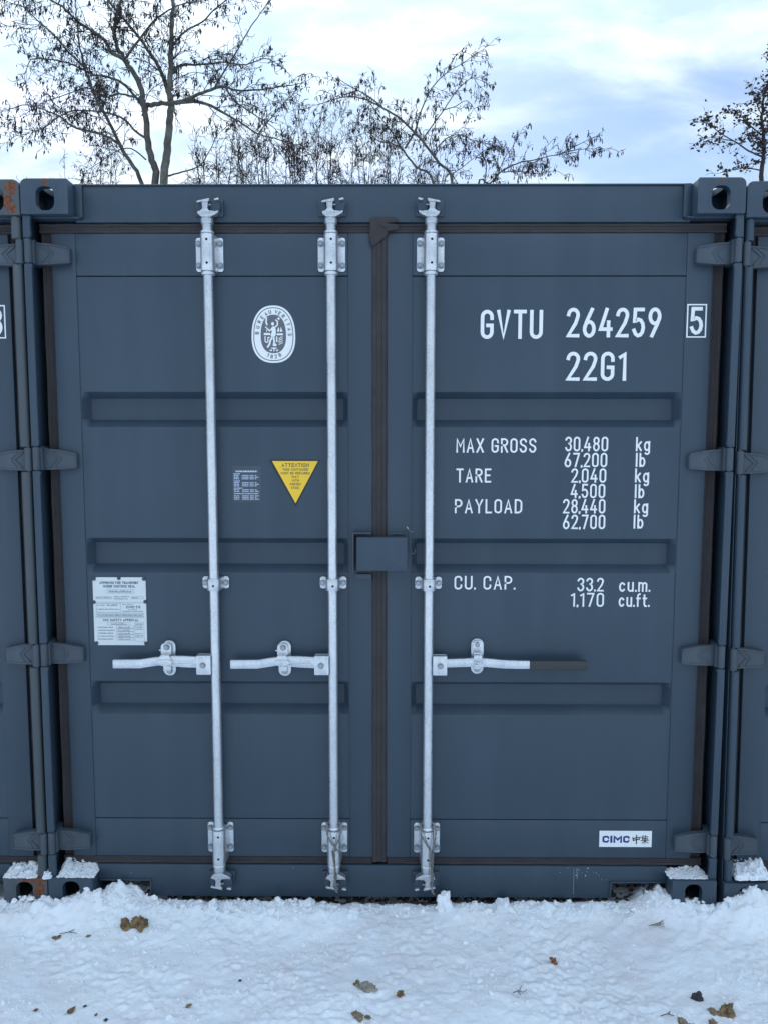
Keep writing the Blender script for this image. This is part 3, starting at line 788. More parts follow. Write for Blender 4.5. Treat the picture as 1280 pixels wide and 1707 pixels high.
# yellow warning triangle
mb = MB()
mb.prism([(-.4025, 1.645), (-.2175, 1.645), (-.3075, 1.476)], YP, YP + .0003, 0)
mb.flat([(-.3895, 1.6395), (-.2265, 1.6395), (-.3075, 1.489)], YP - .0002, 1)
yy = YP - .0004
for s_, z, H, cw in (('ATTENTION', 1.6185, .0135, .80), ('THIS CONTAINER', 1.6052, .0085, .76), ('MUST BE REPAIRED', 1.5922, .0085, .76), ('ONLY', 1.5792, .0085, .76), ('WITH', 1.5662, .0085, .76), ('CORTEN', 1.5532, .0085, .76), ('STEEL', 1.5402, .0085, .76)):
    ctext(mb, s_, -.3075, z, H, yy, cw, sw=H * .17, mi=2)
mb.build('warning_triangle', [PRINT_D, YELLOW, PRINT_K], door_l, smooth=False)['label'] = 'yellow triangular sticker with a black border, point down'

# small dark table sticker with pale print
mb = MB(); rnd = random.Random(3)
x0, x1, z0, z1 = -.533, -.430, 1.495, 1.622
mb.prism([(x0, z0), (x1, z0), (x1, z1), (x0, z1)], YP, YP + .0003, 0)
yy = YP - .0002
def dashrow(xa, xb, z, H, mi=1, fill=.8, lo=.002, hi=.009):
    x = xa
    while x < xb:
        L = min(rnd.uniform(lo, hi), xb - x)
        mb.flat([(x, z), (x + L, z), (x + L, z + H), (x, z + H)], yy, mi); x += L + rnd.uniform(.0007, .0018) / fill
dashrow(-.520, -.443, 1.600, .0055, lo=.003)
zr = 1.592
for blk, rws in enumerate((4, 4, 3, 1, 3)):
    for r_ in range(rws):
        if r_ == 0 and blk < 3: dashrow(-.527, -.505 + .008 * (blk == 2), zr, .0035)
        elif blk == 3: dashrow(-.527, -.440, zr, .0035)
        else:
            dashrow(-.527, -.508, zr, .0032)
            for a, b in ((-.498, -.474), (-.470, -.456), (-.452, -.446 if r_ % 2 else -.438)): dashrow(a, b, zr, .0034, fill=1.4, lo=.0015, hi=.004)
        zr -= .0058
    zr -= .0022
mb.build('data_sticker', [STICK_D, PALE_PRINT], door_l, smooth=False)['label'] = 'small dark sticker printed with pale columns'

# aluminium approval plate with rivets
plate = MB(); x0, x1, z0, z1 = -1.044, -.852, .970, 1.220
plate.prism([(x0 + .012, z0), (x1 - .010, z0), (x1, z0 + .012), (x1, z1 - .012), (x1 - .012, z1), (x0 + .014, z1), (x0 + .0, z1 - .012), (x0, z0 + .014)], YP - .0012, YP + .0004)
plate_o = plate.build('approval_plate', PLATE_W, main, bevel=.0004, seg=1); plate_o['label'] = 'pale metal plate for customs seal and safety approval'
mb = MB(); yy = YP - .0014
cx = (x0 + x1) / 2
ctext(mb, 'APPROVED FOR TRANSPORT', cx, 1.1955, .0092, yy, .70, sw=.0017); ctext(mb, 'UNDER CUSTOMS SEAL', cx, 1.1825, .0092, yy, .70, sw=.0017)
def frame(a, b, c, d, t=.0007):
    for p in ((a, b, d - t, d), (a, b, c, c + t), (a, a + t, c + t, d - t), (b - t, b, c + t, d - t)):
        mb.flat([(p[0], p[2]), (p[1], p[2]), (p[1], p[3]), (p[0], p[3])], yy)
def drow(a, b, z, H=.0040, lo=.0012, hi=.0035):
    x = a
    while x < b - .001:
        L = min(rnd.uniform(lo, hi), b - x)
        mb.flat([(x, z), (x + L, z), (x + L, z + H * .45), (x, z + H * .45)], yy); 
        if rnd.random() < .7: mb.flat([(x, z + H * .6), (x + L * .7, z + H * .6), (x + L * .7, z + H), (x, z + H)], yy)
        x += L + rnd.uniform(.0008, .0018)
frame(-.993, -.896, 1.1615, 1.1745); drow(-.986, -.902, 1.165, .0065, .003, .005)
frame(-1.034, -.975, 1.141, 1.1495); drow(-1.031, -.98, 1.1435); drow(-.968, -.912, 1.1475, .0045); drow(-.968, -.918, 1.1395, .0045); frame(-.906, -.862, 1.141, 1.1495); drow(-.903, -.88, 1.1435)
for z in (1.1285, 1.1255, 1.0890, 1.0855, 1.0745, 1.0715): mb.flat([(x0 + .006, z), (x1 - .006, z), (x1 - .006, z + .0006), (x0 + .006, z + .0006)], yy)
frame(-1.034, -.945, 1.092, 1.123); drow(-1.031, -1.002, 1.1155); drow(-.995, -.955, 1.1155, .0055); drow(-1.031, -.948, 1.101)
drow(-.939, -.90, 1.119, .0035); text(mb, 'CIMC', -.925, -.894, 1.1065, 1.1155, yy, .0022, ext=0); 
for st in ([(-.890, 1.112), (-.883, 1.112)], [(-.8865, 1.116), (-.8865, 1.107)], [(-.880, 1.115), (-.874, 1.115)], [(-.881, 1.109), (-.873, 1.109)], [(-.877, 1.1165), (-.877, 1.106)]): ribbon(mb, st, .0018, yy - .0001)
drow(-.918, -.886, 1.1005, .004); drow(-.939, -.862, 1.0935, .004)
frame(-1.034, -.862, 1.0765, 1.0845); drow(-1.028, -.867, 1.0785, .0045)
ctext(mb, 'CSC SAFETY APPROVAL', cx + .002, 1.0585, .0092, yy, .74, sw=.0017)
frame(-.995, -.912, 1.0445, 1.0545); drow(-.982, -.925, 1.0465, .0055)
for k in range(5):
    z = 1.0340 - k * .0108; drow(-1.031, -.975 + .005 * (k % 2), z, .0045); frame(-.962, -.900, z - .0025, z + .0078); drow(-.955, -.912, z, .0045)
frame(-.896, -.862, .9845, 1.0555)
for z in (1.0465, 1.040, 1.0335, 1.027, 1.012, 1.0055, .999): drow(-.893, -.866, z, .004)
mb.build('plate_print', PRINT_K, plate_o, smooth=False)
riv = MB().lathe(0, 0, [(.0068, 0), (.0066, .0022), (.0045, .0038), (.001, .0044)], 12).mesh('rivet', [paint_mat('rivet_grey', (.05, .065, .07))])
for (a, b) in ((x0 + .006, z1 - .006), (cx, z1 - .003), (x1 - .006, z1 - .006), (x0 + .003, 1.129), (x1 - .003, 1.131), (x0 + .008, z0 + .008), (x1 - .005, z0 + .008)):
    link('rivet', riv, plate_o, (a, YP - .001, b), (R(90), 0, 0))

# oval classification emblem
mb = MB(); ecx, ecz = -.3795, 2.083
def oval(rx, rz, dz=0, n=48, p=2.35):
    o = []
    for i in range(n):
        a = 2 * math.pi * i / n; ca, sa = math.cos(a), math.sin(a)
        ex = rx * math.copysign(abs(ca) ** (2 / p), ca); ez = rz * math.copysign(abs(sa) ** (2 / p), sa)
        o.append((ecx + ex * (1 - .05 * ez / rz), ecz + dz + ez))
    return o
for k, (rx, rz, dz, mi) in enumerate(((.0765, .099, 0, 0), (.0700, .0925, 0, 1), (.0670, .0895, 0, 0), (.0445, .0665, .001, 1))):
    mb.flat(oval(rx, rz, dz), YP - .00015 * k, mi)
yy = YP - .0007
def around(s, a0, a1, rx, rz, H, flip=False):
    for i, ch in enumerate(s):
        if ch == ' ': continue
        a = R(a0 + (a1 - a0) * i / (len(s) - 1))
        # point and outward normal on the oval
        px, pz = ecx + rx * math.cos(a) * (1.04 if abs(math.cos(a)) > .5 else 1), ecz + rz * math.sin(a)
        nv = Vector((math.cos(a) / rx, math.sin(a) / rz)).normalized()
        if flip: nv = -nv
        tv = Vector((nv.y, -nv.x)); tmp = MB(); Wd = H * .66
        if ch == 'I': Wd = H * .18
        text(tmp, ch, -Wd / 2, Wd / 2, -H / 2, H / 2, 0, H * .19, 0, .12)
        mb.add([(px + v[0] * tv.x + v[2] * nv.x, yy + v[1] - .0001, pz + v[0] * tv.y + v[2] * nv.y) for v in tmp.v], tmp.f, 1)
around('BUREAU', 177, 102, .0552, .0782, .0138); around('VERITAS', 79, -1, .0552, .0782, .0138); around('1828', -112, -67, .0552, .0775, .0138, True)
yy = YP - .0008; E = lambda px, pz: (ecx + (px - 652) * .000179, ecz + .001 - (pz - 783) * .000179)
def blob(pts): mb.flat([E(a, b) for a, b in pts], yy, 0)
def line(pts, wd): ribbon(mb, [E(a, b) for a, b in pts], wd, yy - .0001, 0)
blob([(640 + 30 * math.cos(R(a)), 588 + 34 * math.sin(R(a))) for a in range(0, 360, 30)])
blob([(608, 668), (650, 632), (690, 652), (700, 700), (702, 790), (690, 820), (655, 860), (610, 850), (600, 800), (622, 740)])
line([(505, 650), (578, 722), (625, 680)], .0045); line([(680, 655), (732, 615), (735, 545), (705, 515)], .0045)
line([(635, 840), (590, 910), (572, 985), (540, 1030)], .0062); line([(655, 840), (668, 930), (655, 1000)], .0062)
blob([(735 + 14, 500), (725, 485), (755, 462), (780, 478), (775, 508), (752, 522)])
line([(520, 480), (512, 560), (528, 600)], .0055); line([(520, 660), (525, 740)], .0022)
for bx in ((465, 592, 765, 805), (718, 842, 772, 808), (705, 730, 830, 940), (605, 715, 1048, 1068)): blob([(bx[0], bx[2]), (bx[1], bx[2]), (bx[1], bx[3]), (bx[0], bx[3])])
line([(490, 835), (490, 925), (520, 948), (545, 925), (545, 850), (575, 850)], .0036)
blob([(722, 735), (752, 648), (770, 700), (765, 745)]); blob([(780, 745), (800, 645), (832, 735)])
for k in range(4): line([(760, 870 + 38 * k), (830, 838 + 38 * k)], .0026)
line([(795, 838), (760, 930)], .002); blob([(672 + 26 * math.cos(R(a)) + 18, 995 + 28 * math.sin(R(a))) for a in range(0, 360, 45)])
line([(662, 1050), (662, 1112)], .0034); blob([(570, 1088), (632, 1085), (610, 1115), (585, 1112)]); blob([(692, 1088), (752, 1085), (735, 1112), (708, 1115)])
mb.build('class_emblem', [WHITE, GREYV], door_l, smooth=False)['label'] = 'white oval classification emblem with a standing figure'

# chips of white on sill and frame
mb = MB(); rnd = random.Random(5)
for (x, z, n, sp) in ((.745, .115, 14, .02), (.815, .085, 4, .015), (.70, .112, 5, .03), (.08, .135, 3, .02), (-.35, .136, 3, .02), (-.98, .080, 4, .05)):
    for _ in range(n):
        px, pz, r = x + rnd.gauss(0, sp), z + rnd.gauss(0, sp * .5), rnd.uniform(.0006, .0024)
        if pz > .136 or (pz < .08 and px < -.85): continue
        mb.flat([(px + r * math.cos(t) * rnd.uniform(.6, 1.2), pz + r * math.sin(t) * rnd.uniform(.6, 1.2)) for t in (0, 1.05, 2.1, 3.14, 4.2, 5.2)], .0594)
mb.flat([(.7125, .03), (.7133, .03), (.7131, .134), (.7125, .134)], .0594); mb.flat([(.725, .09), (.726, .09), (.7235, .128), (.7227, .128)], .0594)
mb.build('paint_chip', CHIP, main, smooth=False)['kind'] = 'stuff'
mb = MB()
for (px, pz, r, an) in ((.0905, 1.402, .0035, .9), (.095, 1.396, .0018, .9), (.104, 1.388, .0018, .5), (.110, 1.389, .001, 0)):
    mb.flat([(px + r * 1.4 * math.cos(t) * math.cos(an) + r * .6 * math.sin(t) * math.sin(an), pz - r * 1.4 * math.cos(t) * math.sin(an) + r * .6 * math.sin(t) * math.cos(an)) for t in (0, 1.05, 2.1, 3.14, 4.2, 5.2)], YF)
mb.build('paint_chip', CHIP, door_r, smooth=False)['kind'] = 'stuff'

# wire rope loops hanging on the two inner rods
def rope(name, label, xc, pts, loc):
    mb = MB()
    def strand(path, off):
        P = [Vector(p) for p in path]; Q = []
        for i in range(len(P) - 1):
            for k in range(6): Q.append(P[i].lerp(P[i + 1], k / 6))
        Q.append(P[-1]); R_ = []
        for i, q in enumerate(Q):
            a = i * .95 + off
            R_.append(q + Vector((math.cos(a) * .0022, math.sin(a) * .0022, 0)))
        mb.tube(R_, .0022, 6)
    for path in pts:
        path = [Vector(p) - Vector(loc) for p in path]
        strand(path, 0); strand(path, math.pi)
    o = mb.build(name, CABLE, None); o.location = loc
    tag(o, label, 'wire rope', 'wire rope loops on the locking bars')
x = -.174
rope('wire_rope', 'twisted steel wire loop round the middle locking bar, hanging straight down over its lower bearing', x,
     [[(x + .020, -.003, .225), (x + .008, -.004, .240), (x - .006, -.004, .258), (x - .020, -.002, .283), (x - .026, .006, .305), (x - .024, .022, .318), (x - .012, .040, .325), (x + .012, .040, .325), (x + .026, .022, .318), (x + .029, .006, .305), (x + .022, -.002, .28), (x + .008, -.004, .245), (x + .003, -.005, .220), (x + .004, -.004, .17), (x + .010, -.001, .13), (x + .002, .0, .09), (x + .012, .001, .068)],
      [(x - .004, -.005, .23), (x + .001, -.006, .20), (x + .006, -.004, .165), (x + .004, -.002, .12), (x + .014, .0, .08)]], (x, 0, .068))
x = .1665
rope('wire_rope', 'twisted steel wire loop round the right locking bar, hanging askew over its lower bearing', x,
     [[(x + .014, -.004, .225), (x + .002, -.004, .245), (x - .014, -.003, .272), (x - .026, .004, .298), (x - .026, .020, .315), (x - .014, .040, .325), (x + .010, .040, .325), (x + .024, .022, .318), (x + .030, .006, .300), (x + .026, -.002, .27), (x + .019, -.004, .235), (x + .018, -.005, .205), (x + .016, -.005, .165), (x + .020, -.002, .125), (x + .016, -.002, .085), (x + .024, .0, .062)],
      [(x + .014, -.005, .235), (x + .011, -.006, .205), (x + .013, -.004, .16), (x + .017, -.002, .11), (x + .018, .0, .07)]], (x, 0, .062))
# ------------------------------------------------------------------ snow, gravel, stones
def snow_mat(name, dirt=True):
    m, t, b = newmat(name)
    n1_ = noise_tex(t, 1.7, 6, .62); n2_ = noise_tex(t, 9, 6, .6); n3 = noise_tex(t, 45, 5, .6)
    c = ramp(t, n2_, [(.3, (.82, .89, .96)), (.7, (.90, .94, .98))])
    if dirt:
        f = ramp(t, M(t, 'ADD', M(t, 'MULTIPLY', n1_, .6), M(t, 'MULTIPLY', n2_, .4)), [(.47, (0,) * 3), (.64, (1,) * 3)])
        c = mixc(t, M(t, 'MULTIPLY', f, .42), c, (.56, .52, .52))
        spk = ramp(t, n3, [(.68, (0,) * 3), (.76, (1,) * 3)])
        c = mixc(t, M(t, 'MULTIPLY', M(t, 'MULTIPLY', spk, f), .6), c, (.30, .24, .19))
    t.links.new(c, b.inputs['Base Color']); setc(b, Roughness=.62)
    b.inputs['Subsurface Weight'].default_value = .25; b.inputs['Subsurface Radius'].default_value = (.010, .013, .018); b.inputs['Subsurface Scale'].default_value = .6
    h = M(t, 'ADD', M(t, 'MULTIPLY', noise_tex(t, 120, 5, .65), .55), M(t, 'MULTIPLY', noise_tex(t, 420, 3, .6), .25))
    h = M(t, 'ADD', h, M(t, 'MULTIPLY', noise_tex(t, 34, 4, .55), .9))
    bump(t, b, h, .75, .006)
    return m
SNOW = snow_mat('trodden_snow'); SNOW_C = snow_mat('fresh_snow', False)

def sst(a, b, x):
    t = np.clip((x - a) / (b - a), 0, 1); return t * t * (3 - 2 * t)
def gz(x, y):
    near = np.exp(-(x ** 2 + (y + .3) ** 2) / 16)
    h = .012 * fbm(x * 1.6, y * 2.2, 3) + .010 * fbm(x * 5, y * 6 + 5, 4, .5) * near + .0072 * fbm(x * 30, y * 34, 5, .68) * near * (.25 + sst(-.2, .3, fbm(x * 2.6 + 40, y * 3.5, 3)))
    rid = 1 - np.abs(fbm(x * 13 + 3, y * 15, 3, .5)) * 3
    h = h + .0022 * np.clip(rid, -1, 1) * near
    u_ = x * .80 + y * .60; v_ = -x * .60 + y * .80
    swp = fbm(u_ * 4.5 + 2, v_ * 17, 4, .55); msk = sst(-.25, .25, fbm(x * 1.7 + 4, y * 2.3, 2))
    h = h + (.009 * swp * msk + .010 * np.minimum(0, fbm(x * 4.2 + 31, y * 5.5, 3, .45) + .12)) * near
    crust = sst(.05, .22, fbm(x * 3.1 + 12, y * 4 + 7, 3)) ; h = h + crust * .008 * fbm(x * 55, y * 60, 2, .6) * near
    # shallow wheel and sweep marks running towards the container
    h = h + .0015 * np.sin((x * 21 + y * 30) + 3 * fbm(x * 3, y * 3, 2)) * sst(.0, .3, fbm(x * 1.3 + 8, y * 1.3, 2)) * near
    base = -.020 + .020 * sst(-.22, -.01, y) * (y < .3)
    und = sst(.045, .12, y + .03 * fbm(x * 14, 1.0 + 0 * x, 3)) * (1 - sst(6.0, 6.3, y)) * (np.abs(x) < 3.8)
    def hill(cx, cy, sx, sy, a): return a * np.exp(-((x - cx) / sx) ** 2 - ((y - cy) / sy) ** 2)
    lump = fbm(x * 26, y * 26 + 11, 3, .6)
    pile = hill(-.985, .09, .115, .12, .060) * (1 + .8 * lump) + hill(-1.22, -.045, .14, .05, .030) * (1 + lump) + hill(-1.55, -.03, .14, .07, .045) + hill(-1.06, -.02, .05, .05, .02)
    pile = pile + hill(1.03, .09, .075, .09, .062) * (1 + .6 * lump) + hill(1.30, -.03, .05, .06, .030) + hill(1.41, -.005, .09, .07, .095) * (1 + .6 * lump) + hill(1.19, -.02, .12, .06, .030) * (1 + .8 * lump)
    crest = hill(0, .0, 50, .055, .014) * (1 + 1.8 * fbm(x * 9, y * 9 + 3, 4, .6)) * (1 - .75 * np.exp(-((x - .05) / .28) ** 2)) * (1 - .4 * np.exp(-((x - .5) / .15) ** 2))
    z = (h + base + crest) * (1 - und * .4) - .030 * und + pile
    return z + .25 * (1 - np.exp(-((x / 60) ** 2 + (y / 60) ** 2)))  * fbm(x * .03, y * .03, 3)
def axis(a, b, st, far):
    core = list(np.arange(a, b + 1e-6, st)); s = st; lo = []; x = a
    while x > -far: s *= 1.22; x -= s; lo.append(x)
    s = st; hi = []; x = b
    while x < far: s *= 1.22; x += s; hi.append(x)
    return np.array(lo[::-1] + core + hi)
gx = axis(-1.72, 1.72, .0056, 900); gy = axis(-.80, .20, .0056, 900)
X, Y = np.meshgrid(gx, gy); Z = gz(X, Y)
me = bpy.data.meshes.new('snow_ground'); nx, ny = len(gx), len(gy)
co = np.stack([X, Y, Z], -1).reshape(-1, 3)
ii = (np.arange(ny - 1)[:, None] * nx + np.arange(nx - 1)[None, :]).reshape(-1)
F = np.stack([ii, ii + 1, ii + 1 + nx, ii + nx], -1)
me.vertices.add(len(co)); me.vertices.foreach_set('co', co.ravel()); me.loops.add(F.size); me.loops.foreach_set('vertex_index', F.ravel())
me.polygons.add(len(F)); me.polygons.foreach_set('loop_start', np.arange(len(F)) * 4)
me.update(calc_edges=True); me.polygons.foreach_set('use_smooth', [True] * len(F)); me.materials.append(SNOW)
ground = link('snow_ground', me); ground['kind'] = 'structure'
def zat(x, y): return float(gz(np.array([x * 1.0]), np.array([y * 1.0]))[0])

# lumps: one mesh built from many deformed little balls
_ico = {}
def ico(sub):
    if sub not in _ico:
        bm = bmesh.new(); bmesh.ops.create_icosphere(bm, subdivisions=sub, radius=1)
        _ico[sub] = ([v.co.copy() for v in bm.verts], [tuple(v.index for v in f.verts) for f in bm.faces]); bm.free()
    return _ico[sub]
def lump(mb, c, r, rnd, sub=1, sq=.7, rough=.35, mi=0):
    V, Fc = ico(sub); o = Vector((rnd.uniform(0, 99), rnd.uniform(0, 99), rnd.uniform(0, 99)))
    rot = Matrix.Rotation(rnd.uniform(0, 6.3), 3, 'Z') @ Matrix.Rotation(rnd.uniform(-.5, .5), 3, 'X')
    s = Vector((rnd.uniform(.7, 1.35), rnd.uniform(.7, 1.3), sq * rnd.uniform(.75, 1.2)))
    vs_ = []
    for v in V:
        k = 1 + rough * noise.noise(v * 1.3 + o) * 2
        p = rot @ Vector((v.x * s.x * k, v.y * s.y * k, v.z * s.z * k)); vs_.append((c[0] + p.x * r, c[1] + p.y * r, c[2] + p.z * r))
    mb.add(vs_, Fc, mi)
rnd = random.Random(11); mb = MB()
for i in range(6500):
    near_edge = rnd.random() < .35
    x = rnd.uniform(-1.6, 1.6); y = rnd.gauss(.012, .028) if near_edge else -.62 * rnd.random() ** 1.0
    if not near_edge and (noise.noise(Vector((x * 3.2, y * 4.5, 4))) < rnd.uniform(-.25, .55)): continue
    if near_edge:
        if y > .05: continue
        if abs(x - .05) < .25 and rnd.random() < .7: continue
    r = rnd.uniform(.002, .007) if rnd.random() < .93 else rnd.uniform(.007, .015)
    if not near_edge: r *= .75
    lump(mb, (x, y, zat(x, y) + r * .15), r, rnd, 1)
lump(mb, (.236, .018, .016), .020, rnd, 3, 1.9, .5); lump(mb, (.215, .01, .003), .018, rnd, 2, .8, .6); lump(mb, (.262, .01, .0), .012, rnd, 2, .8, .6)
for (x, y, r) in ((.45, .01, .03), (-.28, .01, .02), (-.62, -.01, .024), (.6, -.005, .02), (1.155, -.03, .03), (.93, .0, .02), (-.1, -.02, .018), (1.24, -.02, .028), (1.262, -.01, .022)):
    lump(mb, (x, y, zat(x, y) + r * .1), r, rnd, 2, .8, .6)
for (x, z0_, n_) in ((-1.306, .022, 26), (-1.130, .018, 20), (1.140, .020, 24), (-1.095, .012, 16), (1.10, .012, 18), (-1.36, .012, 18), (1.19, .02, 20), (-1.232, .03, 12)):
    for _ in range(n_):
        r = rnd.uniform(.004, .011); lump(mb, (x + rnd.gauss(0, .016), .006 + rnd.uniform(-.012, .014), z0_ + rnd.uniform(-.012, .022)), r, rnd, 1, .8, .5)
tag(mb.build('snow_clumps', SNOW_C, None, ang=24), 'small loose clumps of snow', 'snow', kind='stuff')

# snow lying on the lower corner castings
def heap(label, x0, x1, y0, y1, z, hfun, seed, n=420):
    rnd = random.Random(seed); mb = MB(); ox = (x0 + x1) / 2
    # body: height field over the casting top, ragged edge
    nx_, ny_ = 46, 24; V = []; Fs = []
    for j in range(ny_ + 1):
        for i in range(nx_ + 1):
            u, v = i / nx_, j / ny_; e = min(u, 1 - u) / .10; e2 = min(v / .12, 1)
            ed = min(1, e) ** .6 * e2 * (.75 + .8 * noise.noise(Vector((i * .13, j * .16, seed * 3.1)))); x = x0 + (x1 - x0) * u; y = y0 + (y1 - y0) * v
            nz = noise.noise(Vector((x * 60, y * 60, seed))) * .5 + noise.noise(Vector((x * 140, y * 140, seed))) * .3
            V.append((x + noise.noise(Vector((x * 90, y * 90, seed + 5))) * .006 - ox, y + noise.noise(Vector((x * 80, y * 90, seed + 9))) * .006 - y0, max(0, hfun(u, v) * ed * (1 + .55 * nz) + .006 * nz * ed) + (.0005 if ed > 0 else -.002)))
    for j in range(ny_):
        for i in range(nx_):
            a = j * (nx_ + 1) + i; Fs.append((a, a + 1, a + nx_ + 2, a + nx_ + 1))
    mb.add(V, Fs)
    for _ in range(n):
        u, v = rnd.random(), rnd.random() ** 1.6; r = rnd.uniform(.0015, .0052)
        hz = hfun(u, v) * min(1, min(u, 1 - u) / .1) * min(v / .12, 1)
        lump(mb, (x0 + (x1 - x0) * u - ox, (y1 - y0) * v, hz * .9 + r * .3), r, rnd, 1)
    o = mb.build('snow_heap', SNOW_C, None, ang=80); o.location = (ox, y0, z)
    tag(o, label, 'snow heap', 'snow lying on the lower corner castings')
heap('crumbly snow on the lower left casting of the middle container, highest beside its post', -1.190, -1.052, .004, .075, .119, lambda u, v: (.001 + .026 * v) * (1.5 - 1.2 * u) + .008 * v * (1 - abs(u - .55)), 2)
heap('thin broken snow on the lower right casting of the middle container', 1.052, 1.192, .014, .075, .119, lambda u, v: (.001 + .015 * v * v) * (.3 + .8 * u), 3, 520)
heap('thick snow on the rusty lower casting of the left neighbour container', -1.386, -1.262, .004, .075, .116, lambda u, v: .003 + .026 * v, 4)
heap('smooth deep snow on the lower casting of the right neighbour container', 1.290, 1.42, .006, .080, .120, lambda u, v: .018 + .040 * v * min(1, u * 1.6 + .3), 5, 160)
heap('little tuft of snow wedged between the left neighbour and the middle container', -1.236, -1.208, -.004, .03, .118, lambda u, v: .016, 6, 60)

# gravel under the container
mb = MB(); rnd = random.Random(21)
GRAVEL = plain('dark_gravel', (.055, .052, .048), .9, var=.6, scale=60)
for i in range(900):
    x = rnd.uniform(-1.15, 1.15) if rnd.random() < .5 else rnd.gauss(.08, .3); y = rnd.uniform(.05, .20); r = rnd.uniform(.003, .011)
    lump(mb, (x, y, zat(x, y) + r * .2), r, rnd, 1, .75, .4)
tag(mb.build('gravel', GRAVEL, None, ang=60), 'dark gravel under the container sill', 'gravel', kind='stuff')

# stones, leaves and twigs lying on the snow
def stone_mat(name, a, b_):
    m, t, b = newmat(name)
    c = ramp(t, noise_tex(t, 55, 6, .7), [(.35, a), (.65, b_)]); t.links.new(c, b.inputs['Base Color']); setc(b, Roughness=.85)
    bump(t, b, noise_tex(t, 90, 5, .7), .8, .004); return m
S_GOLD = stone_mat('golden_brown_stone', (.06, .042, .028), (.36, .24, .11)); S_PALE = stone_mat('pale_grey_stone', (.14, .13, .11), (.42, .39, .33))
S_DARK = stone_mat('dark_stone', (.025, .027, .032), (.07, .07, .075)); S_TAN = stone_mat('tan_stone', (.13, .10, .07), (.40, .32, .21)); S_ORG = stone_mat('orange_leaf', (.16, .06, .03), (.34, .16, .08))
def stone(x, y, r, mat, label, cat='stone', name='stone', seed=1, sq=.7, sc=(1, 1), rough=.42, sink=.25):
    rnd = random.Random(seed); mb = MB(); r *= .86; lump(mb, (0, 0, r * sq * .6), r, rnd, 4, sq, rough)
    o_ = Vector((seed * 3.3, 1, 2)); mb.v = [tuple(Vector(v) * (1 + .22 * noise.noise(Vector(v) / r * 3 + o_) + .12 * noise.noise(Vector(v) / r * 7 + o_))) for v in mb.v]
    o = mb.build(name, mat, None, ang=28); o.location = (x, y, zat(x, y) - r * sink); o.scale = (sc[0], sc[1], 1)
    return tag(o, label, cat, 'stones and leaves on the snow')
stone(-.905, -.10, .022, S_GOLD, 'dark golden stone, left one of the pair in front of the left sill notch', seed=3, sq=1.0)
stone(-.852, -.098, .026, S_GOLD, 'golden brown stone, right one of the pair in front of the left sill notch', seed=4, sq=1.0)
stone(-.041, -.392, .022, S_PALE, 'pale grey wide stone in the snow, left of and nearest the bottom centre', seed=5, sq=.6, sc=(1.25, 1))
stone(-.075, -.372, .010, S_GOLD, 'small brown pebble just left of the pale wide stone', seed=6)
stone(.064, -.416, .013, S_GOLD, 'small dark brown nut-sized stone right of the bottom centre', seed=7, sq=1.)
stone(-.060, -.505, .017, S_TAN, 'tan and grey stone half sunk at the bottom edge near the centre', seed=8)
stone(-.035, -.507, .009, S_GOLD, 'brown pebble touching the half sunk tan stone', seed=9)
stone(.573, -.256, .011, S_ORG, 'lone orange-brown stone in the middle right of the snow', seed=10, sq=1.1)
stone(.990, -.408, .016, S_DARK, 'dark angular stone, blackest in the snow at lower right', seed=11, sq=1.0)
stone(1.055, -.475, .023, S_GOLD, 'largest golden stone in the cluster at lower right', seed=12, sq=.8, sc=(1.2, 1))
stone(1.012, -.472, .018, S_TAN, 'tan stone on the left side of the largest golden stone', seed=13, sc=(1.1, 1))
stone(.995, -.515, .018, S_TAN, 'tan flat stone in front of the cluster at lower right', seed=14, sq=.5)
stone(.905, -.518, .016, S_TAN, 'tan crumbly stone left of the cluster at lower right', seed=15, sq=.6)
stone(.930, -.526, .012, S_TAN, 'small tan stone tucked against the crumbly stone', seed=16)
stone(-.823, -.51, .006, S_DARK, 'tiny dark pebble near the bottom left', seed=17)
stone(-.451, -.344, .005, S_DARK, 'tiny dark pebble alone left of centre', seed=18)
stone(-1.125, -.150, .012, S_GOLD, 'small dark stone in front of the left post, beside a twig', seed=19, sq=.6)
def leaf(x, y, L, mat, label, rz, curl=.3, seed=1):
    mb = MB(); n = 8; top = []; V = []; rnd = random.Random(seed)
    for i in range(n + 1):
        u = i / n; wdt = L * .32 * math.sin(math.pi * u ** .8) + .0002
        zc = L * curl * (u - .4) ** 2 * 1.5
        for k in (-1, -.5, 0, .5, 1): V.append((L * (u - .5), k * wdt, zc + abs(k) * wdt * .6 + rnd.uniform(-.0006, .0006)))
    F = [(i * 5 + j, (i + 1) * 5 + j, (i + 1) * 5 + j + 1, i * 5 + j + 1) for i in range(n) for j in range(4)]
    mb.add(V, F); mb.add([(a, b, c - .0006) for a, b, c in V], [f[::-1] for f in F])
    mb.tube([(-L * .5, 0, .002), (-L * .85, L * .06, .006)], .0006, 5)
    o = mb.build('leaf', mat, None, ang=70); o.location = (x, y, zat(x, y) + .001); o.rotation_euler = (R(12), 0, R(rz)); o.scale = (.85, .85, .85)
    tag(o, label, 'leaf', 'stones and leaves on the snow')
leaf(-.939, -.482, .034, S_GOLD, 'curled brown leaf near the bottom left corner', 55, .8, 2)
leaf(-1.048, -.478, .018, S_ORG, 'small reddish leaf, the leftmost piece on the snow', 20, .5, 3)
leaf(-.584, -.466, .026, S_TAN, 'olive-tan leaf lying flat left of the centre', 35, .4, 4)
leaf(-.905, -.46, .014, S_DARK, 'dark splinter of leaf right of the curled brown leaf', 40, .2, 5)
leaf(-1.015, -.150, .022, S_TAN, 'tan leaf in front of the left lower casting', 15, .4, 6)
leaf(-.86, -.49, .014, S_ORG, 'tiny reddish leaf between curled leaf and olive-tan leaf', 75, .5, 7)
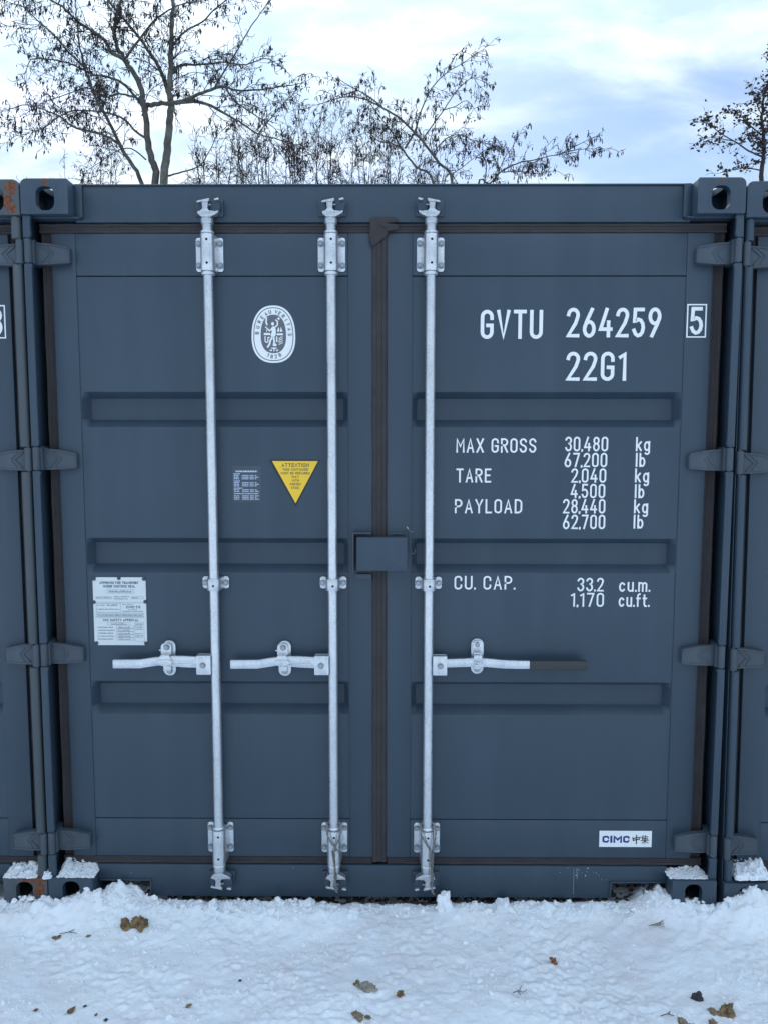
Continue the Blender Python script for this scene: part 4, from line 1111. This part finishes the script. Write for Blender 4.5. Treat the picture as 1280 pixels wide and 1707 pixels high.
leaf(1.065, -.45, .030, S_TAN, 'pale leaf resting against the largest golden stone', 140, .9, 8)
def twig(x, y, pts, rad, label, mat=None, name='twig'):
    mb = MB()
    for p in pts: mb.tube([(a, b, c) for a, b, c in p], rad, 5)
    o = mb.build(name, mat or S_DARK, None); o.location = (x, y, zat(x, y) + .004); tag(o, label, 'twig', 'twigs on the snow')
twig(.436, -.397, [[(-.02, 0, 0), (-.005, .004, .004), (.012, .0, .002), (.024, .006, .006)], [(0, .003, .003), (.01, .02, .008)], [(-.004, .003, .003), (.002, -.014, .004)]], .0011, 'small forked twig on the snow in the lower middle right')
twig(.87, -.485, [[(-.02, 0, 0), (0, .004, .003), (.018, -.002, .002)], [(0, .004, .002), (.012, .012, .004)]], .0013, 'short dark twig left of the dark angular stone')
twig(.968, -.09, [[(-.025 + .01 * k, 0, .002), (-.01 + .008 * k, .006 * (k - 1), .012 - .002 * k), (.03, .004 * (k - 2), .004 + .004 * k)] for k in range(5)], .0011, 'dry tuft of grass stalks before the lower right casting', S_GOLD, 'grass_tuft')
twig(-1.09, -.14, [[(-.03, .0, .0), (.0, .004, .004), (.03, .0, .002)], [(0, .004, .004), (.015, .018, .004)]], .0012, 'thin twig beside the small dark stone in front of the left post')
# ------------------------------------------------------------------ trees behind the containers
def at(px, py, depth):
    """point seen at photo pixel px,py on the vertical plane y=depth"""
    d = CM.to_3x3() @ Vector(((px - 640) / FPX, (853.5 - py) / FPX, -1)); t = (depth - CAM[1]) / d.y
    return Vector(CAM) + d * t
def bark(name, a, b_, sc=14):
    m, t, b = newmat(name)
    n = noise_tex(t, sc, 7, .7, (1, 1, .5)); c = ramp(t, n, [(.33, a), (.62, b_)])
    t.links.new(c, b.inputs['Base Color']); setc(b, Roughness=.9); bump(t, b, n, .7, .02); return m
BARK = bark('alder_bark', (.030, .028, .026), (.12, .115, .095)); BARK_D = bark('twig_bark', (.016, .013, .012), (.045, .036, .032))
BARK_B = bark('bush_bark', (.06, .050, .045), (.15, .125, .11))
BARK_P = bark('pale_bark', (.045, .042, .036), (.15, .145, .12), 9)
CATK = plain('dry_catkin', (.030, .022, .019), .9, var=.5, scale=20, bmp=0)

class Tree:
    def __init__(s, name, label, base, seed, group='bare alders behind the containers', cat='tree', catkin=1.0, bark=BARK, twiglen=1.0):
        s.o = thing(name, label, cat, base, group=group); s.base = Vector(base); s.rnd = random.Random(seed)
        s.tw = MB(); s.ck = MB(); s.catkin = catkin; s.bark = bark; s.tl = twiglen; s.nt = 0
    def smooth(s, P, sub=4):
        out = []
        for i in range(len(P) - 1):
            p0, p1, p2, p3 = P[max(i - 1, 0)], P[i], P[i + 1], P[min(i + 2, len(P) - 1)]
            for k in range(sub):
                t = k / sub
                out.append(.5 * ((2 * p1) + (p2 - p0) * t + (2 * p0 - 5 * p1 + 4 * p2 - p3) * t * t + (3 * p1 - p0 - 3 * p2 + p3) * t ** 3))
        out.append(P[-1]); return out
    def limb(s, pts, r0, r1, name='branch', n=8, mat=None):
        P = s.smooth(pts); k = len(P)
        if name == 'branch' and len(pts) > 4: r0 *= .82; r1 *= .85
        for i in range(1, k - 1): P[i] = P[i] + Vector([s.rnd.gauss(0, 1) for _ in range(3)]) * r0 * .12
        rad = [r0 + (r1 - r0) * (i / (k - 1)) ** .8 for i in range(k)]
        mb = MB(); mb.tube([p - s.base for p in P], rad, n); mb.build(name, mat or s.bark, s.o, ang=80)
        return P, rad
    def twig(s, p, d, L, r, lvl, droop=.35, cone=1.0):
        rnd = s.rnd; k = max(4, int(L / .055)); k = min(k, 9); P = [p.copy()]; d = d.normalized(); st = L / k
        for i in range(k):
            d = (d + Vector((rnd.gauss(0, .17), rnd.gauss(0, .17), rnd.gauss(0, .15) - droop * .10 * (i / k) * 2.2))).normalized()
            P.append(P[-1] + d * st)
        rad = [max(.0034, r * (1 - .68 * i / k)) for i in range(k + 1)]
        s.tw.tube([q - s.base for q in P], rad, 4 if r > .006 else 3, cap=False); s.nt += 1
        if lvl > 0:
            m = int(L * (11 if lvl > 1 else 12) + rnd.random() + .7)
            for _ in range(m):
                j = rnd.randint(1, k); q = P[j]; t = (P[j] - P[j - 1]).normalized()
                ax = Vector((rnd.gauss(0, 1), rnd.gauss(0, 1), rnd.gauss(0, 1))).normalized()
                dd = (Matrix.Rotation(rnd.uniform(.45, 1.05), 3, t.cross(ax).normalized()) @ t)
                s.twig(q, dd, L * rnd.uniform(.28, .55), max(.0034, rad[j] * .7), lvl - 1, droop * 1.15, cone)
        # catkins hang from the outer ends
        if cone > 0 and lvl <= 1:
            for j in range(k // 2, k + 1):
                if rnd.random() < .16 * cone * s.catkin:
                    for _ in range(rnd.choice((1, 1, 2, 3))):
                        s.hang(P[j], rnd)
    def hang(s, p, rnd):
        q = p - s.base; L = rnd.uniform(.028, .075) if rnd.random() < .75 else rnd.uniform(.015, .025)
        r = rnd.uniform(.0050, .0080) if L > .027 else rnd.uniform(.006, .010)
        a = Vector((rnd.gauss(0, .012), rnd.gauss(0, .012), -rnd.uniform(.008, .022)))
        dd = Vector((rnd.gauss(0, .16), rnd.gauss(0, .16), -1)).normalized()
        b0 = q + a
        s.ck.tube([b0, b0 + dd * L * .25, b0 + dd * L * .7, b0 + dd * L], [r * .35, r, r * .9, r * .2], 4)
    def dress(s, P, rad, dens, L, u0=.15, lvl=2, droop=.35, up=.15, cone=1.0):
        """side twigs along a limb"""
        rnd = s.rnd; tot = sum((P[i + 1] - P[i]).length for i in range(len(P) - 1)); k = len(P)
        for _ in range(int(tot * dens * 1.6)):
            u = u0 + (1 - u0) * rnd.random() ** .8; j = max(1, min(k - 1, int(u * (k - 1))))
            t = (P[j] - P[j - 1]).normalized(); ax = Vector((rnd.gauss(0, 1), rnd.gauss(0, .8), rnd.gauss(0, 1))).normalized()
            d = Matrix.Rotation(rnd.uniform(.5, 1.2), 3, t.cross(ax).normalized()) @ t
            d = d + Vector((0, 0, up))
            s.twig(P[j], d, L * rnd.uniform(.45, 1.1) * (1.15 - .5 * u), max(.003, min(.0075, rad[j] * .4)), lvl, droop, cone)
        s.twig(P[-1], P[-1] - P[-2], L * .7, max(.003, rad[-1]), lvl, droop, cone)
    def done(s):
        s.tw.build('twigs', BARK_D, s.o, ang=80)['kind'] = 'stuff'
        if s.ck.v: s.ck.build('catkins', CATK, s.o, ang=80)['kind'] = 'stuff'

def cr4(pts, D, dep0=0., dep1=0.):     # photo crop coordinates of the big left tree
    n = len(pts); return [at(x * .40625, y * .40625, D + dep0 + (dep1 - dep0) * i / max(1, n - 1)) for i, (x, y) in enumerate(pts)]
D1 = 8.4
b1 = at(255, 520, D1); b1.z = -.02
T = Tree('alder_tree', 'large bare alder with two pale stems and hanging catkins behind the left door', b1, 3)
fork = Vector((b1.x, D1, 1.6))
px = .0042
def L_(pts, r0, r1, d0=0, d1=0, dens=7, L=.55, pre=None, mat=None, name='branch', **kw):
    P = cr4(pts, D1, d0, d1)
    if pre: P = pre + P
    P, rad = T.limb(P, r0, r1, name, 10 if r0 > .03 else 7, mat)
    k0 = 0
    if pre: k0 = next(i for i, p in enumerate(P) if p.z > 4.9)
    T.dress(P[k0:], rad[k0:], dens, L, **kw); return P
L_([(672, 755), (690, 620), (700, 500), (703, 430), (699, 380), (701, 300), (705, 200), (708, 100), (715, 0), (712, -90), (722, -200)], .075, .018, pre=[Vector((b1.x, D1, -.02)), Vector((b1.x + .1, D1, 1.6)), Vector((b1.x + .12, D1, 3.4))], mat=BARK_P, name='trunk', dens=6, u0=.3)
L_([(640, 755), (625, 660), (605, 560), (595, 450), (575, 370), (550, 300), (510, 240), (480, 180), (470, 120), (490, 40), (510, -60), (500, -160)], .066, .014, d1=-.3, pre=[Vector((b1.x - .02, D1, .5)), Vector((b1.x - .02, D1 + .05, 2.4)), Vector((b1.x - .05, D1, 3.6))], mat=BARK, name='trunk', dens=6, u0=.3)
L_([(585, 755), (540, 670), (490, 590), (450, 500), (400, 410), (370, 340), (350, 280), (330, 200), (320, 120), (310, 20)], .048, .010, d1=-.5, pre=[Vector((b1.x + .02, D1, 1.4)), Vector((b1.x + .06, D1 - .05, 3.0)), Vector((b1.x + .02, D1, 4.5))], name='branch')
L_([(702, 420), (690, 370), (650, 270), (590, 180), (520, 90), (450, 10), (410, -50)], .042, .012, 0, .4)
L_([(510, 240), (460, 215), (430, 165), (370, 120), (320, 90), (260, 30), (190, -10), (120, -30)], .034, .009, -.2, -.7)
L_([(515, 240), (560, 180), (620, 100), (680, 50), (740, 20), (800, 10)], .024, .008, -.1, .5)
L_([(490, 590), (440, 560), (370, 540), (300, 520), (250, 480), (180, 450), (110, 430), (50, 445)], .026, .006, -.2, -.8, L=.5)
L_([(604, 572), (560, 540), (510, 490), (450, 465), (380, 455), (300, 455), (250, 475), (190, 520), (130, 545), (60, 560)], .022, .005, 0, .8, L=.5)
L_([(590, 445), (560, 400), (500, 340), (440, 315), (380, 305), (310, 270), (250, 250), (180, 240), (130, 245), (105, 300)], .026, .006, 0, -.6, L=.5)
L_([(590, 410), (540, 395), (490, 385), (430, 398), (360, 360), (270, 390), (180, 420), (100, 470)], .02, .005, 0, .6, L=.5)
L_([(600, 435), (650, 425), (720, 422), (780, 403), (850, 375), (920, 355), (960, 370), (1040, 370), (1120, 360), (1200, 350)], .042, .007, 0, -.4, L=.45)
L_([(720, 425), (800, 415), (870, 435), (930, 470), (1000, 510), (1060, 550), (1150, 572), (1210, 600)], .032, .007, 0, .5, L=.5)
L_([(925, 356), (960, 410), (1000, 440), (1060, 480), (1120, 520)], .02, .006, -.2, -.6, L=.4)
L_([(880, 365), (910, 310), (950, 250), (990, 180), (1030, 110), (1080, 40), (1112, -10)], .018, .006, -.2, .3, L=.38, cone=.25, up=.5)
L_([(705, 300), (740, 270), (800, 265), (860, 262), (920, 255), (1010, 265), (1090, 240), (1150, 270)], .024, .006, 0, .6, L=.45)
L_([(690, 722), (750, 705), (820, 680), (860, 620), (890, 560)], .017, .005, 0, -.4, L=.4, cone=.6)
L_([(706, 190), (760, 130), (830, 90), (880, 40), (930, 0), (960, -40)], .02, .006, 0, -.3, L=.45)
L_([(350, 280), (280, 210), (210, 130), (150, 80), (100, 30), (40, 10)], .017, .006, -.4, -.2, L=.5)
L_([(600, 655), (540, 610), (480, 620), (420, 660), (360, 700)], .014, .004, 0, .4, L=.4)
L_([(1060, 550), (1100, 500), (1160, 430), (1190, 400)], .01, .004, .4, .2, L=.35)
T.done(); print('TREE', T.nt, len(T.tw.f), len(T.ck.f))

D2 = 9.5
def cr5(pts, d0=0., d1=0.):
    n = len(pts); return [at(440 + x * .46875, 60 + y * .46875, D2 + d0 + (d1 - d0) * i / max(1, n - 1)) for i, (x, y) in enumerate(pts)]
def M_(T2, pts, r0, r1, d0=0, d1=0, dens=7, L=.5, pre=None, **kw):
    P = cr5(pts, d0, d1)
    if pre: P = pre + P
    P, rad = T2.limb(P, r0, r1, 'branch', 8); k0 = 0
    if pre: k0 = next(i for i, p in enumerate(P) if p.z > 5.2)
    T2.dress(P[k0:], rad[k0:], dens, L, **kw)
b2 = at(745, 520, D2); b2.z = -.02
T = Tree('alder_tree', 'leaning bare alder with crossing limbs behind the centre of the container', b2, 8)
st = T.limb([b2.copy(), b2 + Vector((-.03, 0, 1.3)), b2 + Vector((.02, 0, 2.6)), b2 + Vector((0, 0, 3.4))], .11, .07, 'trunk', 10)
pre = [b2 + Vector((0, 0, 3.2)), b2 + Vector((-.08, 0, 4.2))]
M_(T, [(670, 530), (620, 450), (560, 370), (490, 300), (430, 260), (370, 230), (310, 215), (250, 225), (190, 245)], .034, .006, 0, -.6, pre=pre, L=.42)
M_(T, [(602, 530), (540, 465), (490, 400), (460, 350), (430, 310), (400, 270), (370, 230)], .030, .006, .1, .7, pre=[b2 + Vector((0, 0, 3.1)), b2 + Vector((-.3, 0, 4.2))], L=.4)
M_(T, [(430, 262), (380, 220), (320, 185), (262, 152)], .014, .004, -.4, -.2, L=.35)
M_(T, [(490, 402), (450, 380), (410, 375), (360, 330), (320, 280)], .014, .004, .1, .5, L=.4)
M_(T, [(500, 400), (535, 340), (560, 260), (600, 180), (650, 130), (700, 100), (770, 52)], .018, .004, -.1, -.4, L=.35)
M_(T, [(650, 130), (665, 95), (690, 60), (708, 58)], .008, .003, -.3, -.3, L=.22)
M_(T, [(560, 372), (590, 330), (640, 260), (680, 200), (720, 160), (745, 150), (762, 185)], .015, .004, 0, .4, L=.35)
M_(T, [(640, 262), (680, 250), (720, 230), (750, 265)], .009, .003, .2, .4, L=.3)
M_(T, [(640, 530), (670, 490), (700, 470), (750, 430), (800, 395)], .016, .004, .1, .6, L=.42, pre=[b2 + Vector((0, 0, 3.3)), b2 + Vector((-.05, .1, 4.3))])
M_(T, [(600, 420), (640, 370), (690, 350), (740, 370), (800, 385)], .012, .004, 0, -.3, L=.4)
M_(T, [(600, 420), (590, 370), (610, 310), (600, 260)], .010, .003, 0, .3, L=.3)
T.done()
b3 = at(812, 520, D2 + .4); b3.z = -.02
T = Tree('alder_tree', 'low alder bough arching to the right above the container roof', b3, 12)
T.limb([b3.copy(), b3 + Vector((.05, 0, 1.5)), b3 + Vector((0, 0, 3.2))], .09, .06, 'trunk', 10)
M_(T, [(760, 540), (800, 525), (840, 485), (900, 452), (970, 438), (1050, 420), (1120, 403), (1200, 402)], .026, .004, .3, -.2, dens=11, L=.36, pre=[b3 + Vector((0, 0, 3.0)), b3 + Vector((-.05, 0, 4.0))], u0=.05, up=.3)
M_(T, [(1050, 420), (1110, 390), (1150, 370), (1182, 357)], .008, .003, 0, -.1, L=.2)
M_(T, [(850, 485), (900, 480), (960, 490), (1020, 480)], .010, .003, .1, .4, L=.35, dens=11)
M_(T, [(830, 500), (850, 440), (880, 400), (900, 360)], .008, .003, .2, .1, L=.28, dens=9)
M_(T, [(780, 530), (790, 460), (770, 420), (740, 390)], .012, .003, .2, .5, L=.4, dens=9)
T.done()

# thicket of many-stemmed bushes further back
def bush(cx, top, D, seed, n, wpx, label, cone=.25):
    rnd = random.Random(seed); b = at(cx, 520, D); b.z = -.02
    T = Tree('alder_bush', label, b, seed, 'bushes behind the containers', 'bush', catkin=cone)
    for i in range(n):
        tx = cx + rnd.uniform(-1, 1) * wpx; ty = top + abs(tx - cx) / wpx * 30 + rnd.uniform(0, 45)
        e = at(tx, ty, D + rnd.uniform(-.8, .8)); s0 = b + Vector((rnd.uniform(-.25, .25), rnd.uniform(-.25, .25), 0))
        m1 = s0.lerp(e, .4) + Vector(((e.x - b.x) * -.12, 0, .3)); m2 = s0.lerp(e, .72) + Vector((rnd.gauss(0, .08), 0, .15))
        P, rad = T.limb([s0, m1, m2, e], rnd.uniform(.020, .030), .005, 'stem', 5, BARK_D)
        k0 = next((j for j, p in enumerate(P) if p.z > 4.6), len(P) - 3)
        k0 = min(k0, len(P) - 3)
        T.dress(P[k0:], rad[k0:], 4.6, .60, u0=0, lvl=2, droop=.05, up=.75, cone=cone)
    T.done(); print('TREE', T.nt, len(T.tw.f), len(T.ck.f))
bush(375, 215, 11.0, 31, 7, 50, 'upright thin-stemmed bush right behind the pale alder stem', .15)
bush(450, 205, 11.6, 32, 10, 60, 'brownish many-stemmed bush between the large alder and the leaning alder')
bush(535, 195, 11.2, 33, 10, 60, 'dense many-stemmed bush left of the leaning alder', .4)
bush(615, 215, 11.9, 34, 9, 60, 'many-stemmed bush behind the crossing limbs of the leaning alder', .4)
bush(700, 255, 11.4, 35, 7, 60, 'low bush peeping over the container under the leaning alder', .4)
bush(165, 255, 11.0, 37, 5, 60, 'low bush peeping over the container left of the large alder', .5)

# cone-laden tree at the right edge
D4 = 11.5
b4 = at(1270, 520, D4); b4.z = -.02
T = Tree('alder_tree', 'dark cone-laden tree at the right edge behind the containers', b4, 41, catkin=0)
def K_(pts, r0, r1, d0=0, d1=0, pre=None, name='branch', L=.32, dens=9):
    P = [at(760 + x * .40625, y * .40625, D4 + d0 + (d1 - d0) * i / (len(pts) - 1)) for i, (x, y) in enumerate(pts)]
    if pre: P = pre + P
    P, rad = T.limb(P, r0, r1, name, 8, BARK_D); k0 = 0
    if pre: k0 = next(i for i, p in enumerate(P) if p.z > 5.6)
    T.dress(P[k0:], rad[k0:], dens, L, lvl=1, droop=.1, up=.2, cone=0)
K_([(1255, 720), (1258, 650), (1262, 560), (1252, 480), (1262, 400), (1280, 330), (1290, 240)], .06, .012, pre=[b4.copy(), b4 + Vector((0, 0, 2.5)), b4 + Vector((-.04, 0, 4.6))], name='trunk')
K_([(1252, 642), (1200, 620), (1140, 580), (1080, 545), (1040, 510), (995, 500)], .022, .004, 0, -.4)
K_([(1140, 580), (1090, 570), (1040, 565), (1005, 575)], .010, .003, -.2, 0)
K_([(1262, 560), (1210, 520), (1170, 480), (1130, 460)], .014, .004, 0, .4)
K_([(1255, 480), (1230, 420), (1210, 370)], .012, .004, 0, -.3)
K_([(1262, 600), (1320, 540), (1380, 500), (1440, 420)], .02, .004, 0, .3)
K_([(1270, 430), (1330, 380), (1380, 300)], .02, .004, 0, .3)
K_([(1250, 700), (1190, 690), (1120, 700), (1080, 710)], .014, .004, 0, .4)
K_([(1210, 625), (1220, 580), (1190, 540)], .008, .003, 0, .1)
rnd = T.rnd; tv = T.tw.v[:]
for i in range(0, len(tv), 3):
    if rnd.random() < .26:
        for _ in range(rnd.choice((1, 1, 2))):
            lump(T.ck, Vector(tv[i]) + Vector((rnd.gauss(0, .03), rnd.gauss(0, .03), rnd.gauss(0, .03))), rnd.uniform(.012, .026), rnd, 1, .8, .5)
T.done()
